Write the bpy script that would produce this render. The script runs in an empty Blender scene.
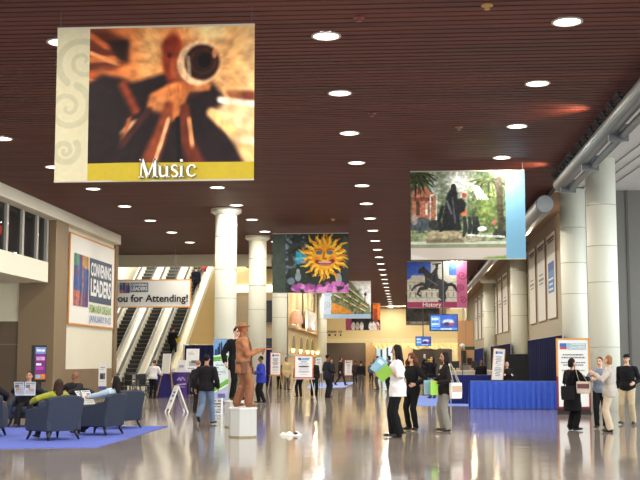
import bpy, bmesh, math, random
import numpy as np
from mathutils import Vector, Matrix, noise as mnoise
random.seed(7)
SC = bpy.context.scene
COL = SC.collection
PI = math.pi
# ------------------------------------------------------------------ camera
FPX = 1130.0                      # focal length in pixels of a 640 wide frame
EYE = Vector((0, 0, 1.5))
VPX, VPY = 404.0, 361.0
pitch = math.atan2(VPY - 240.0, FPX)
yaw = math.atan2(VPX - 320.0, math.hypot(FPX, VPY - 240.0))
camd = bpy.data.cameras.new('camera')
camd.sensor_width = 36.0
camd.lens = 36.0 * FPX / 640.0
camd.clip_end = 400
cam = bpy.data.objects.new('camera', camd)
COL.objects.link(cam)
cam.location = EYE
cam.rotation_euler = (PI / 2 + pitch, 0, yaw)
SC.camera = cam
RC = cam.rotation_euler.to_matrix()

def ray(px, py):
    return RC @ Vector(((px - 320.0) / FPX, (240.0 - py) / FPX, -1.0))
def at(px, py, Y):                # point of the pixel's ray at depth Y
    v = ray(px, py)
    return EYE + v * (Y / v.y)
def fl(px, py):                   # where the pixel's ray meets the floor
    v = ray(px, py)
    return EYE + v * (-EYE.z / v.z)
def Xat(px, Y, py=361):
    return at(px, py, Y).x
def Zat(py, Y, px=404):
    return at(px, py, Y).z
def Yat(px, X, py=361):           # depth where the pixel column meets plane x = X
    v = ray(px, py)
    return v.y * (X / v.x)

# ------------------------------------------------------------------ materials
def lin(c):
    r = []
    for v in c[:3]:
        v = v / 255.0
        r.append(v / 12.92 if v <= 0.04045 else ((v + 0.055) / 1.055) ** 2.4)
    return tuple(r)
_mats = {}
def M(color, rough=0.6, metal=0.0, emit=0.0, var=0.10, scale=6.0, bump=0.0, key=None, spec=0.5):
    """procedural principled material: colour is 0-255 sRGB, gently varied by noise"""
    k = (tuple(color), rough, metal, emit, var, scale, bump, spec)
    if k in _mats: return _mats[k]
    m = bpy.data.materials.new(key or 'surface_%02x%02x%02x' % tuple(int(c) for c in color[:3]))
    m.use_nodes = True
    nt = m.node_tree; b = nt.nodes['Principled BSDF']
    L = lin(color)
    b.inputs['Roughness'].default_value = rough
    b.inputs['Metallic'].default_value = metal
    b.inputs['Specular IOR Level'].default_value = spec
    if emit > 0:
        b.inputs['Emission Color'].default_value = (*L, 1)
        b.inputs['Emission Strength'].default_value = emit
    tc = nt.nodes.new('ShaderNodeTexCoord')
    nz = nt.nodes.new('ShaderNodeTexNoise'); nz.inputs['Scale'].default_value = scale
    nz.inputs['Detail'].default_value = 3
    nt.links.new(tc.outputs['Object'], nz.inputs['Vector'])
    mr = nt.nodes.new('ShaderNodeMapRange')
    mr.inputs['To Min'].default_value = 1 - var; mr.inputs['To Max'].default_value = 1 + var
    nt.links.new(nz.outputs['Fac'], mr.inputs['Value'])
    mx = nt.nodes.new('ShaderNodeVectorMath'); mx.operation = 'SCALE'
    mx.inputs[0].default_value = L
    nt.links.new(mr.outputs['Result'], mx.inputs['Scale'])
    nt.links.new(mx.outputs['Vector'], b.inputs['Base Color'])
    if bump > 0:
        bp = nt.nodes.new('ShaderNodeBump'); bp.inputs['Strength'].default_value = bump
        bp.inputs['Distance'].default_value = 0.02
        nt.links.new(nz.outputs['Fac'], bp.inputs['Height'])
        nt.links.new(bp.outputs['Normal'], b.inputs['Normal'])
    _mats[k] = m
    return m
def cloth(c, rough=0.85): return M(c, rough, var=0.14, scale=14, bump=0.25, spec=0.2)
def skin(c): return M(c, 0.55, var=0.06, scale=20, spec=0.3)

def painted_material():
    m = bpy.data.materials.new('printed_cloth'); m.use_nodes = True
    nt = m.node_tree; b = nt.nodes['Principled BSDF']
    a = nt.nodes.new('ShaderNodeAttribute'); a.attribute_name = 'Col'
    nt.links.new(a.outputs['Color'], b.inputs['Base Color'])
    b.inputs['Roughness'].default_value = 0.6
    b.inputs['Specular IOR Level'].default_value = 0.25
    return m
PRINT = painted_material()
def screen_material():
    m = bpy.data.materials.new('lit_screen'); m.use_nodes = True
    nt = m.node_tree; b = nt.nodes['Principled BSDF']
    a = nt.nodes.new('ShaderNodeAttribute'); a.attribute_name = 'Col'
    nt.links.new(a.outputs['Color'], b.inputs['Emission Color'])
    b.inputs['Emission Strength'].default_value = 1.1
    b.inputs['Base Color'].default_value = (0.02, 0.02, 0.02, 1)
    b.inputs['Roughness'].default_value = 0.2
    return m
SCREEN = screen_material()

# ------------------------------------------------------------------ objects
def link(o, parent=None):
    COL.objects.link(o)
    if parent: o.parent = parent
    return o
def tag(o, label=None, cat=None, group=None, kind=None):
    if label: o['label'] = label
    if cat: o['category'] = cat
    if group: o['group'] = group
    if kind: o['kind'] = kind
    return o
def thing(name, label, cat, loc=(0, 0, 0), rz=0.0, group=None):
    o = bpy.data.objects.new(name, None)
    o.empty_display_size = 0.2
    link(o); o.location = loc; o.rotation_euler = (0, 0, rz)
    return tag(o, label, cat, group)
def copy_tree(o, parent=None):
    c = o.copy(); COL.objects.link(c)
    if parent: c.parent = parent
    for ch in list(o.children): copy_tree(ch, c)
    return c

class MB:
    """collects shapes; build() links them as one mesh object"""
    def __init__(s): s.v = []; s.f = []; s.mi = []; s.cur = 0
    def add(s, vs, fs):
        o = len(s.v); s.v += [tuple(p) for p in vs]
        for f in fs: s.f.append(tuple(i + o for i in f)); s.mi.append(s.cur)
        return s
    def box(s, x0, x1, y0, y1, z0, z1, mtx=None):
        vs = [Vector((x, y, z)) for z in (z0, z1) for y in (y0, y1) for x in (x0, x1)]
        if mtx: vs = [mtx @ p for p in vs]
        return s.add(vs, [(0, 2, 3, 1), (4, 5, 7, 6), (0, 1, 5, 4), (2, 6, 7, 3), (0, 4, 6, 2), (1, 3, 7, 5)])
    def bar(s, a, b, w, d=None):
        a = Vector(a); b = Vector(b); d = d or w
        t = (b - a).normalized()
        h = Vector((0, 1, 0)) if abs(t.y) < 0.9 else Vector((1, 0, 0))
        u = t.cross(h).normalized(); v = t.cross(u)
        vs = []
        for p in (a, b):
            for su, sv in ((-1, -1), (1, -1), (1, 1), (-1, 1)): vs.append(p + u * su * w / 2 + v * sv * d / 2)
        return s.add(vs, [(0, 1, 2, 3), (7, 6, 5, 4), (0, 4, 5, 1), (1, 5, 6, 2), (2, 6, 7, 3), (3, 7, 4, 0)])
    def rings(s, rings, cap=True):
        n = len(rings[0]); vs = [p for r in rings for p in r]; fs = []
        for i in range(len(rings) - 1):
            for j in range(n):
                k = (j + 1) % n
                fs.append((i * n + j, i * n + k, (i + 1) * n + k, (i + 1) * n + j))
        if cap:
            fs.append(tuple(range(n - 1, -1, -1)))
            fs.append(tuple((len(rings) - 1) * n + j for j in range(n)))
        return s.add(vs, fs)
    def tube(s, pts, rad, n=10, hint=None, sq=None):
        """rad: radius or (ru, rv) per point"""
        pts = [Vector(p) for p in pts]
        if not isinstance(rad, (list, tuple)): rad = [rad] * len(pts)
        R = []; u = None
        for i, p in enumerate(pts):
            t = (pts[min(i + 1, len(pts) - 1)] - pts[max(i - 1, 0)])
            t = t.normalized() if t.length > 1e-9 else Vector((0, 0, 1))
            if u is None:
                h = Vector(hint) if hint is not None else (Vector((0, 1, 0)) if abs(t.y) < 0.9 else Vector((1, 0, 0)))
                u = (h - t * h.dot(t)).normalized()
            else:
                u = (u - t * u.dot(t)).normalized()
            w = t.cross(u)
            r = rad[i]; ru, rv = r if isinstance(r, (list, tuple)) else (r, r)
            R.append([p + u * ru * math.cos(2 * PI * j / n) + w * rv * math.sin(2 * PI * j / n) for j in range(n)])
        return s.rings(R)
    def lathe(s, prof, c=(0, 0, 0), n=24, cap=True):
        return s.rings([[Vector((c[0] + r * math.cos(2 * PI * j / n), c[1] + r * math.sin(2 * PI * j / n), c[2] + z)) for j in range(n)] for r, z in prof], cap)
    def ell(s, c, r, mtx=None, nu=14, nv=9):
        c = Vector(c); R = []
        for i in range(nv + 1):
            ph = -PI / 2 + PI * i / nv
            cr = max(math.cos(ph), 0.02)
            row = []
            for j in range(nu):
                p = Vector((r[0] * cr * math.cos(2 * PI * j / nu), r[1] * cr * math.sin(2 * PI * j / nu), r[2] * math.sin(ph)))
                row.append(c + (mtx @ p if mtx else p))
            R.append(row)
        return s.rings(R)
    def prism(s, poly, a, b, axis='y'):
        """polygon extruded between a and b along an axis; poly in the other two coordinates"""
        n = len(poly); vs = []
        for t in (a, b):
            for p, q in poly:
                vs.append({'y': (p, t, q), 'x': (t, p, q), 'z': (p, q, t)}[axis])
        fs = [tuple(range(n)), tuple(range(2 * n - 1, n - 1, -1))]
        for i in range(n):
            j = (i + 1) % n
            fs.append((i, i + n, j + n, j))
        return s.add(vs, fs)
    def quad(s, a, b, c, d): return s.add([a, b, c, d], [(0, 1, 2, 3)])
    def mesh(s, name, mats, smooth=False):
        me = bpy.data.meshes.new(name)
        me.from_pydata(s.v, [], s.f)
        if not isinstance(mats, (list, tuple)): mats = [mats]
        for m in mats: me.materials.append(m)
        me.polygons.foreach_set('material_index', s.mi)
        bm = bmesh.new(); bm.from_mesh(me); bmesh.ops.recalc_face_normals(bm, faces=bm.faces); bm.to_mesh(me); bm.free()
        if smooth: me.polygons.foreach_set('use_smooth', [True] * len(me.polygons))
        me.update()
        return me
    def build(s, name, mats, parent=None, smooth=False, bevel=0.0, seg=2):
        o = bpy.data.objects.new(name, s.mesh(name, mats, smooth))
        link(o, parent)
        if bevel:
            md = o.modifiers.new('bevel', 'BEVEL'); md.width = bevel; md.segments = seg; md.limit_method = 'ANGLE'
        return o
def struct(name, mb, mats, parent=None, **k):
    o = mb.build(name, mats, parent, **k)
    if parent is None: o['kind'] = 'structure'
    return o

def text(name, body, size, mat, parent, loc=(0, 0, 0), align='CENTER', xs=1.0, bold=0.0, depth=0.0):
    cu = bpy.data.curves.new(name, 'FONT'); cu.body = body; cu.size = size
    cu.align_x = align; cu.align_y = 'CENTER'; cu.offset = bold; cu.extrude = depth
    cu.resolution_u = 3
    t = bpy.data.objects.new(name, cu); COL.objects.link(t)
    dg = bpy.context.evaluated_depsgraph_get()
    me = bpy.data.meshes.new_from_object(t.evaluated_get(dg))
    bpy.data.objects.remove(t)
    me.transform(Matrix.Diagonal((xs, 1, 1, 1)))
    me.transform(Matrix.Rotation(PI / 2, 4, 'X'))
    me.materials.clear(); me.materials.append(mat)
    o = bpy.data.objects.new(name, me); link(o, parent); o.location = loc
    return o

# ------------------------------------------------------------------ painted surfaces (colour per vertex)
class Canvas:
    """u runs right 0..1, v runs down 0..1; colours 0-255"""
    def __init__(s, W, H, bg):
        s.W, s.H = W, H
        s.a = np.zeros((H, W, 3)); s.a[:] = bg
        s.u, s.v = np.meshgrid((np.arange(W) + .5) / W, (np.arange(H) + .5) / H)
        s.asp = W / H
    def mix(s, m, c):
        m = np.clip(m, 0, 1)[..., None]; s.a = s.a * (1 - m) + np.array(c, float) * m
    def blurm(s, m, r):
        r = int(r)
        if r < 1: return m
        for ax in (0, 1):
            p = np.pad(m, [(r, r) if i == ax else (0, 0) for i in (0, 1)], mode='edge')
            cs = np.cumsum(p, axis=ax); z = np.zeros_like(np.take(cs, [0], axis=ax))
            cs = np.concatenate([z, cs], axis=ax); n = m.shape[ax]
            m = (np.take(cs, range(2 * r + 1, 2 * r + 1 + n), axis=ax) - np.take(cs, range(0, n), axis=ax)) / (2 * r + 1)
        return m
    def rect(s, u0, u1, v0, v1, c, al=1): s.mix(((s.u >= u0) & (s.u < u1) & (s.v >= v0) & (s.v < v1)) * al, c)
    def ell(s, cu, cv, ru, rv, c, soft=.1, rot=0, al=1):
        du = (s.u - cu) * s.asp; dv = s.v - cv
        a = math.radians(rot); x = du * math.cos(a) + dv * math.sin(a); y = -du * math.sin(a) + dv * math.cos(a)
        d = np.sqrt((x / (ru * s.asp)) ** 2 + (y / rv) ** 2)
        s.mix(np.clip((1 - d) / max(soft, 1e-3) + .5, 0, 1) * al, c)
    def ring(s, cu, cv, r, w, c, al=1):       # r, w in units of v
        d = np.sqrt(((s.u - cu) * s.asp) ** 2 + (s.v - cv) ** 2)
        s.mix(np.clip((w - np.abs(d - r)) / (w * .6), 0, 1) * al, c)
    def poly(s, pts, c, blur=0, al=1):
        m = np.zeros((s.H, s.W), bool); n = len(pts)
        for i in range(n):
            x0, y0 = pts[i]; x1, y1 = pts[(i + 1) % n]
            if y0 == y1: continue
            cond = ((y0 > s.v) != (y1 > s.v)) & (s.u < (x1 - x0) * (s.v - y0) / (y1 - y0) + x0)
            m ^= cond
        s.mix(s.blurm(m.astype(float), blur) * al, c)
    def line(s, pts, w, c, soft=.5, al=1):    # w: half width in units of v
        best = np.full((s.H, s.W), 9.0)
        ws = w if isinstance(w, (list, tuple)) else [w] * len(pts)
        for i in range(len(pts) - 1):
            ax, ay = pts[i][0] * s.asp, pts[i][1]; bx, by = pts[i + 1][0] * s.asp, pts[i + 1][1]
            dx, dy = bx - ax, by - ay; L = dx * dx + dy * dy + 1e-12
            t = np.clip(((s.u * s.asp - ax) * dx + (s.v - ay) * dy) / L, 0, 1)
            d = np.hypot(s.u * s.asp - ax - t * dx, s.v - ay - t * dy)
            best = np.minimum(best, d / (ws[i] * (1 - t) + ws[i + 1] * t))
        s.mix(np.clip((1 - best) / soft + .5, 0, 1) * al, c)
    def noisef(s, sc, seed=0, asp=True):
        rng = np.random.RandomState(seed); tot = np.zeros((s.H, s.W)); amp = 1
        for o in range(3):
            gw = max(2, int(sc * 2 ** o * s.asp)); gh = max(2, int(sc * 2 ** o))
            g = rng.rand(gh + 2, gw + 2)
            x = s.u * gw; y = s.v * gh; xi = x.astype(int); yi = y.astype(int); fx = x - xi; fy = y - yi
            fx = fx * fx * (3 - 2 * fx); fy = fy * fy * (3 - 2 * fy)
            tot += amp * ((g[yi, xi] * (1 - fx) + g[yi, xi + 1] * fx) * (1 - fy) + (g[yi + 1, xi] * (1 - fx) + g[yi + 1, xi + 1] * fx) * fy)
            amp *= .5
        return tot / 1.75
    def grain(s, sc, amt, seed=0, m=None):
        n = (s.noisef(sc, seed) - .5) * 2 * amt
        if m is not None: n = n * m
        s.a = np.clip(s.a * (1 + n[..., None]), 0, 255)
    def object(s, name, w, h, parent=None, mat=None, loc=(0, 0, 0), wave=0.0, gain=1.0):
        """upright sheet, local x right, z up, facing -y, origin at its centre"""
        W, H = s.W, s.H
        nx, ny = W + 1, H + 1
        xs = np.linspace(-w / 2, w / 2, nx); zs = np.linspace(h / 2, -h / 2, ny)
        X, Z = np.meshgrid(xs, zs)
        Y = wave * (np.sin(X * 5.1 + .6) * .6 + np.sin(X * 2.3 + Z * .8)) * (0.35 + 0.65 * (h / 2 - Z) / h)
        co = np.stack([X, Y, Z], -1).reshape(-1, 3)
        idx = np.arange(nx * ny).reshape(ny, nx)
        q = np.stack([idx[:-1, :-1], idx[1:, :-1], idx[1:, 1:], idx[:-1, 1:]], -1).reshape(-1, 4)
        me = bpy.data.meshes.new(name)
        me.vertices.add(len(co)); me.vertices.foreach_set('co', co.ravel())
        me.loops.add(q.size); me.loops.foreach_set('vertex_index', q.ravel())
        me.polygons.add(len(q)); me.polygons.foreach_set('loop_start', np.arange(0, q.size, 4))
        me.update(calc_edges=True); me.validate()
        c = np.clip(s.a * gain / 255., 0, 1)
        c = np.where(c <= .04045, c / 12.92, ((c + .055) / 1.055) ** 2.4).reshape(-1, 3)
        c = np.repeat(c, 4, axis=0)
        at_ = me.color_attributes.new('Col', 'FLOAT_COLOR', 'CORNER')
        at_.data.foreach_set('color', np.concatenate([c, np.ones((len(c), 1))], 1).astype(np.float32).ravel())
        me.materials.append(mat or PRINT)
        o = bpy.data.objects.new(name, me); link(o, parent); o.location = loc
        return o
LAMP_W = 112.0
# ------------------------------------------------------------------ people
PEND = []
def pend(name, mb, mats, parent, voxel, post=None, smooth=2):
    o = mb.build(name, mats, parent)
    r = o.modifiers.new('r', 'REMESH'); r.mode = 'VOXEL'; r.voxel_size = voxel; r.use_smooth_shade = True
    if smooth:
        sm = o.modifiers.new('s', 'SMOOTH'); sm.iterations = smooth; sm.factor = 0.5
    PEND.append((o, mats, post))
    return o
def bake_pending():
    bpy.context.view_layer.update()
    dg = bpy.context.evaluated_depsgraph_get()
    new = [(o, bpy.data.meshes.new_from_object(o.evaluated_get(dg)), m, p) for o, m, p in PEND]
    for o, me, mats, post in new:
        old = o.data; nm = old.name
        o.modifiers.clear(); o.data = me
        bpy.data.meshes.remove(old); me.name = nm
        me.materials.clear()
        for m in (mats if isinstance(mats, (list, tuple)) else [mats]): me.materials.append(m)
        n = len(me.polygons)
        me.polygons.foreach_set('material_index', [0] * n)
        me.polygons.foreach_set('use_smooth', [True] * n)
        if post: post(me)
        me.update()
    PEND.clear()
def wrinkle(amp, freq, seed=0.0, stretch=(1, 1, 1)):
    def f(me):
        nv = len(me.vertices)
        co = np.empty(nv * 3, np.float32); no = np.empty(nv * 3, np.float32)
        me.vertices.foreach_get('co', co); me.vertices.foreach_get('normal', no)
        co = co.reshape(-1, 3); no = no.reshape(-1, 3)
        q = co * np.array(stretch, np.float32) * freq + np.array((seed, seed * 1.7, -seed), np.float32)
        d = np.array([mnoise.noise(v) for v in q.tolist()], np.float32)
        me.vertices.foreach_set('co', (co + no * (amp * d)[:, None]).ravel())
    return f
def ik(S, T, l1, l2, pole):
    d = T - S; L = max(min(d.length, l1 + l2 - 0.004), abs(l1 - l2) + .01); dn = d.normalized()
    T = S + dn * L
    a = (l1 * l1 - l2 * l2 + L * L) / (2 * L)
    h = math.sqrt(max(l1 * l1 - a * a, 0))
    pp = pole - dn * pole.dot(dn)
    pp = pp.normalized() if pp.length > 1e-6 else Vector((0, 1, 0))
    return S + dn * a + pp * h, T

MALE = [(-.10, .10, .085), (-.04, .16, .115), (.04, .168, .118), (.14, .15, .11), (.26, .163, .118), (.38, .178, .122), (.46, .165, .10), (.51, .105, .075), (.545, .06, .06)]
FEMALE = [(-.10, .10, .085), (-.04, .168, .118), (.03, .172, .12), (.13, .128, .095), (.24, .142, .112), (.34, .15, .126), (.42, .152, .105), (.47, .135, .085), (.51, .085, .068), (.545, .05, .052)]
def hand(mb, wr, fw, pn, s, curl, side_out):
    """palm, four unequal bent fingers and a thumb; fw finger direction, pn palm normal, side_out = thumb side"""
    fw = fw.normalized(); pn = (pn - fw * pn.dot(fw)).normalized(); sd = fw.cross(pn)
    if sd.dot(side_out) < 0: sd = -sd           # sd points to the thumb side
    k = s
    mb.tube([wr - fw * .01 * k, wr + fw * .03 * k, wr + fw * .07 * k, wr + fw * .092 * k], [(.027 * k, .02 * k), (.038 * k, .018 * k), (.041 * k, .016 * k), (.036 * k, .012 * k)], 10, hint=sd)
    for i, (o, L) in enumerate(((.030, .072), (.010, .082), (-.010, .076), (-.029, .060))):
        b = wr + fw * .084 * k + sd * o * k
        p = [b]; ang = 0
        for j, fr in enumerate((.42, .32, .26)):
            ang += curl * (0.55, 0.75, 0.5)[j]
            p.append(p[-1] + (fw * math.cos(ang) + pn * math.sin(ang) + sd * o * .8) * L * k * fr)
        mb.tube(p, [.0095 * k, .009 * k, .0085 * k, .0065 * k], 7)
    b = wr + fw * .025 * k + sd * .028 * k
    d1 = (fw * .75 + sd * .6 + pn * .25).normalized(); d2 = (fw * .95 + sd * .15 + pn * (.25 + .3 * curl)).normalized()
    mb.tube([b, b + d1 * .04 * k, b + d1 * .04 * k + d2 * .032 * k, b + d1 * .04 * k + d2 * .052 * k], [.013 * k, .011 * k, .0095 * k, .007 * k], 7)

def person(label, loc, face, H=1.7, sex='m', skin_c=(198, 150, 120), hair=('short', (30, 24, 22)), top=None, bottom=None,
           shoes=(25, 22, 22), lean=(0, 0), hands=None, elbows=None, handdir=None, palm=None, curl=.55, feet=None, knees=None, pelvis=None,
           head=(0, 0), wide=1.0, lod=1, group=None, twist=0, name='person'):
    """local frame: faces +y, right hand on +x. top/bottom are dicts. hands = (right, left) wrist targets"""
    s = H / 1.75
    root = thing(name, label, 'person', loc, -math.radians(face), group)
    tab = FEMALE if sex == 'f' else MALE
    V = Vector
    P0 = V(pelvis) if pelvis else V((0, 0, .93 * s))
    up = V((lean[0], lean[1], 1)).normalized()
    sp = lambda t: P0 + up * (t * s)
    tw = Matrix.Rotation(math.radians(twist), 3, 'Z')
    X = tw @ V((1, 0, 0)); X = (X - up * X.dot(up)).normalized(); F = up.cross(X)
    vox = .0075 if lod == 0 else (.010 if lod == 1 else .014)
    shw = (.185 if sex == 'm' else .16) * s * (0.5 + .5 * wide)
    # joints
    SH = [sp(.455) + X * shw, sp(.455) - X * shw]
    HP = [P0 + V((.088 * s * sg, 0, -.02 * s)) for sg in (1, -1)]
    dh = [V((.235 * s, .04, P0.z - .13 * s)), V((-.235 * s, .04, P0.z - .13 * s))]
    HT = [V(h) if h is not None else dh[i] for i, h in enumerate(hands or (None, None))]
    df = [V((.10 * s, 0, .085 * s)), V((-.10 * s, 0, .085 * s))]
    FT = [V(h) if h is not None else df[i] for i, h in enumerate(feet or (None, None))]
    AR, LG = [], []
    for i in (0, 1):
        sg = 1 if i == 0 else -1
        pole = V(elbows[i]) if elbows and elbows[i] is not None else V((sg * .5, -1, -.4))
        E, W = ik(SH[i], HT[i], .30 * s, .26 * s, pole); AR.append((SH[i], E, W))
        kp = V(knees[i]) if knees and knees[i] is not None else V((sg * .1, 1, 0))
        K, A = ik(HP[i], FT[i], .43 * s, .42 * s, kp); LG.append((HP[i], K, A))
    FD = []
    for i in (0, 1):
        sg = 1 if i == 0 else -1
        sh = LG[i][2] - LG[i][1]
        fwd = V((sg * .18, 1, 0)).normalized()
        # foot pitches when the shin leans far forward (a trailing foot)
        pit = 0
        if FT[i].z > .12 * s: pit = -min(1.0, (FT[i].z - .085 * s) * 5)
        FD.append(V((fwd.x, fwd.y * math.cos(pit), math.sin(pit))).normalized())
    # ---------------- body
    b = MB()
    b.tube([sp(t) + F * (.01 * s if .2 < t < .45 else 0) for t, rx, ry in tab], [(rx * s * wide, ry * s * wide) for t, rx, ry in tab], 16, hint=X)
    hc = sp(.715) + F * (.02 * s)
    HM = Matrix.Rotation(-math.radians(head[0]), 3, up) @ Matrix((X, F, up)).transposed() @ Matrix.Rotation(math.radians(head[1]), 3, 'X')
    hk = s * .97
    hp = lambda x, y, z: hc + HM @ (V((x, y, z)) * hk)
    b.tube([sp(.50), sp(.56) + F * .004, hp(0, -.015, -.07)], [.066 * s, (.054 if sex == 'm' else .046) * s, .05 * s], 12)
    b.ell(hc, (.074 * hk, .093 * hk, .092 * hk), HM)
    b.tube([hp(0, .012, .0), hp(0, .026, -.05), hp(0, .034, -.088), hp(0, .04, -.118)], [(.066 * hk, .070 * hk), (.063 * hk, .062 * hk), (.052 * hk, .05 * hk), (.026 * hk, .026 * hk)], 12, hint=HM @ V((1, 0, 0)))
    b.tube([hp(0, .085, -.002), hp(0, .102, -.03), hp(0, .112, -.046), hp(0, .092, -.055)], [.008 * hk, .011 * hk, .016 * hk, .009 * hk], 8)
    for sg in (1, -1):
        b.ell(hp(.074 * sg, -.005, -.022), (.012 * hk, .021 * hk, .032 * hk), HM, 8, 6)
    for i, (S, E, W) in enumerate(AR):
        sg = 1 if i == 0 else -1
        b.tube([S - X * sg * .05 * s, S, S.lerp(E, .35), E, E.lerp(W, .35), W], [.052 * s, .054 * s, .048 * s, .038 * s, .039 * s, .025 * s], 10)
        fw = V(handdir[i]) if handdir and handdir[i] is not None else (W - E)
        pn = V(palm[i]) if palm and palm[i] is not None else V((-sg, .15, 0))
        hand(b, W, fw, pn, s, curl, V((-sg * .3, 1, .3)))
    for i, (Hh, K, A) in enumerate(LG):
        b.tube([Hh + up * .03, Hh, Hh.lerp(K, .4), K, K.lerp(A, .35), A, A - V((0, 0, .03 * s))], [.085 * s, .088 * s, .074 * s, .054 * s, .055 * s, .036 * s, .034 * s], 10)
        b.tube([A - FD[i] * .03 * s - V((0, 0, .045 * s)), A + FD[i] * .05 * s - V((0, 0, .045 * s)), A + FD[i] * .14 * s - V((0, 0, .058 * s))], [(.03 * s, .03 * s), (.036 * s, .028 * s), (.03 * s, .016 * s)], 8, hint=(1, 0, 0))
    eyes = [hp(.031 * sg, .083, -.012) for sg in (1, -1)]; brows = [hp(.031 * sg, .088, .012) for sg in (1, -1)]; lip = hp(0, .085, -.082)
    HMi = HM.transposed()
    def post(me):
        n = len(me.polygons); ce = np.empty(n * 3, np.float32); me.polygons.foreach_get('center', ce)
        q = (ce.reshape(-1, 3) - np.array(hc)) @ np.array(HM) / hk
        x, y, z = np.abs(q[:, 0]), q[:, 1], q[:, 2]
        near = (y > .05) & (np.sqrt((q ** 2).sum(1)) < .17); mi = np.zeros(n, np.int32)
        mi[near & (((x - .031) / .015) ** 2 + ((z + .012) / .009) ** 2 < 1)] = 1
        mi[near & (((x - .031) / .02) ** 2 + ((z - .012) / .006) ** 2 < 1)] = 1
        mi[near & ((x / .026) ** 2 + ((z + .082) / .010) ** 2 < 1)] = 2
        me.polygons.foreach_set('material_index', mi)
    lipc = tuple(int(c * k) for c, k in zip(skin_c, (.82, .62, .62)))
    pend('body', b, [skin(skin_c), skin((38, 26, 22)), skin(lipc)], root, vox, post)
    # ---------------- hair
    st, hcol = hair
    hm = M(hcol or (0, 0, 0), .65, var=.25, scale=30, bump=.4, spec=.2)
    h = MB()
    if st != 'bald':
        k = 1.06 if st == 'curly' else 1.0
        h.ell(hp(0, -.016, .014), (.083 * hk * k, .094 * hk * k, .095 * hk * k), HM)
        if st in ('short',):
            h.tube([hp(0, -.045, 0), hp(0, -.05, -.055)], [(.072 * hk, .05 * hk), (.056 * hk, .035 * hk)], 12, hint=HM @ V((1, 0, 0)))
        if st == 'bob':
            h.tube([hp(0, -.03, .03), hp(0, -.04, -.05), hp(0, -.04, -.12)], [(.09 * hk, .075 * hk), (.094 * hk, .07 * hk), (.08 * hk, .055 * hk)], 14, hint=HM @ V((1, 0, 0)))
        if st == 'bun':
            h.tube([hp(0, -.045, 0), hp(0, -.05, -.055)], [(.072 * hk, .05 * hk), (.056 * hk, .035 * hk)], 12, hint=HM @ V((1, 0, 0)))
            h.ell(hp(0, -.125, .02), (.04 * hk, .04 * hk, .04 * hk), HM)
        if st in ('long', 'curly'):
            w = 1.5 if st == 'curly' else 1.0
            h.tube([hp(0, -.035, .04), hp(0, -.045, -.05), hp(0, -.062, -.14), hp(0, -.085, -.23), hp(0, -.095, -.32)], [(.088 * hk, .075 * hk), (.096 * hk * w, .07 * hk), (.104 * hk * w, .06 * hk), (.105 * hk * w, .05 * hk), (.07 * hk, .03 * hk)], 14, hint=HM @ V((1, 0, 0)))
            for sg in (1, -1):
                h.tube([hp(.06 * sg, .015, .05), hp(.083 * sg, .01, -.03), hp(.088 * sg * w, .012, -.12), hp(.085 * sg * w, .015, -.2)], [.024 * hk, .026 * hk, .03 * hk * w, .02 * hk], 8)
        pend('hair', h, hm, root, .011 if lod < 2 else .015, wrinkle(.016 if st == 'curly' else .007, 26 if st == 'curly' else 22, len(label), (1, 1, .5)))
    elif hcol:
        h.tube([hp(0, -.02, -.045), hp(0, -.024, .0)], [(.078 * hk, .075 * hk), (.08 * hk, .079 * hk)], 14, hint=HM @ V((1, 0, 0)))
        pend('hair', h, hm, root, .010)
    # ---------------- clothes
    if top:
        o = top.get('off', .016) * s; hem = top.get('hem', -.06); fl_ = top.get('flare', 1.0)
        t = MB()
        rows = [r for r in tab if r[0] > hem + .03]
        R0 = rows[0]
        pts = [sp(hem)] ; rad = [((R0[1] if hem > -.12 else .172) * s * wide * fl_ + o * 1.3, (R0[2] if hem > -.12 else .125) * s * wide * fl_ + o * 1.3)]
        if pelvis is None or hem > -.15:
            for q, rx, ry in rows:
                if q < -.05: rx, ry = .165, .115
                if q < .1: rx, ry = rx + .018, ry + .022
                pts.append(sp(q) + F * (.01 * s if .2 < q < .45 else 0)); rad.append((rx * s * wide + o, ry * s * wide + o))
        pts = pts[:-1] + [sp(.535)]; rad = rad[:-1] + [(.062 * s + o * .4, .062 * s + o * .4)]
        t.tube(pts, rad, 18, hint=X)
        sl = top.get('sleeve', 1.0)
        for i, (S, E, W) in enumerate(AR):
            sg = 1 if i == 0 else -1
            q = [S - X * sg * .06 * s, S, S.lerp(E, .4)]; r = [.058 * s + o, .06 * s + o, .052 * s + o]
            if sl > .5:
                q += [E, E.lerp(W, .4), E.lerp(W, min((sl - .5) * 2, .98))]; r += [.043 * s + o, .042 * s + o, .031 * s + o]
            else:
                q += [S.lerp(E, max(sl * 2, .5))]; r += [.052 * s + o]
            t.tube(q, r, 12)
        pend(top.get('name', 'shirt'), t, top.get('mat') or cloth(top['c']), root, .012 if lod < 2 else .016, wrinkle(top.get('wr', .010), 9, len(label) * .37))
        if top.get('inner'):                      # shirt front showing between the jacket's lapels
            n = MB()
            for q0, q1, w0, w1 in ((.30, .52, .012, .055),):
                ys = lambda q: F * ((.13 if sex == 'm' else .14) * s + o - (.06 * s if q > .48 else 0) + .004)
                n.add([sp(q0) + ys(q0) - X * w0 * s, sp(q0) + ys(q0) + X * w0 * s, sp(q1) + ys(q1) + X * w1 * s, sp(q1) + ys(q1) - X * w1 * s,
                       sp(q0) + ys(q0) * .7 - X * w0 * s, sp(q0) + ys(q0) * .7 + X * w0 * s, sp(q1) + ys(q1) * .6 + X * w1 * s, sp(q1) + ys(q1) * .6 - X * w1 * s],
                      [(0, 1, 2, 3), (4, 7, 6, 5), (0, 4, 5, 1), (1, 5, 6, 2), (2, 6, 7, 3), (3, 7, 4, 0)])
            n.build('shirt_front', cloth(top['inner']), root)
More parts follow.
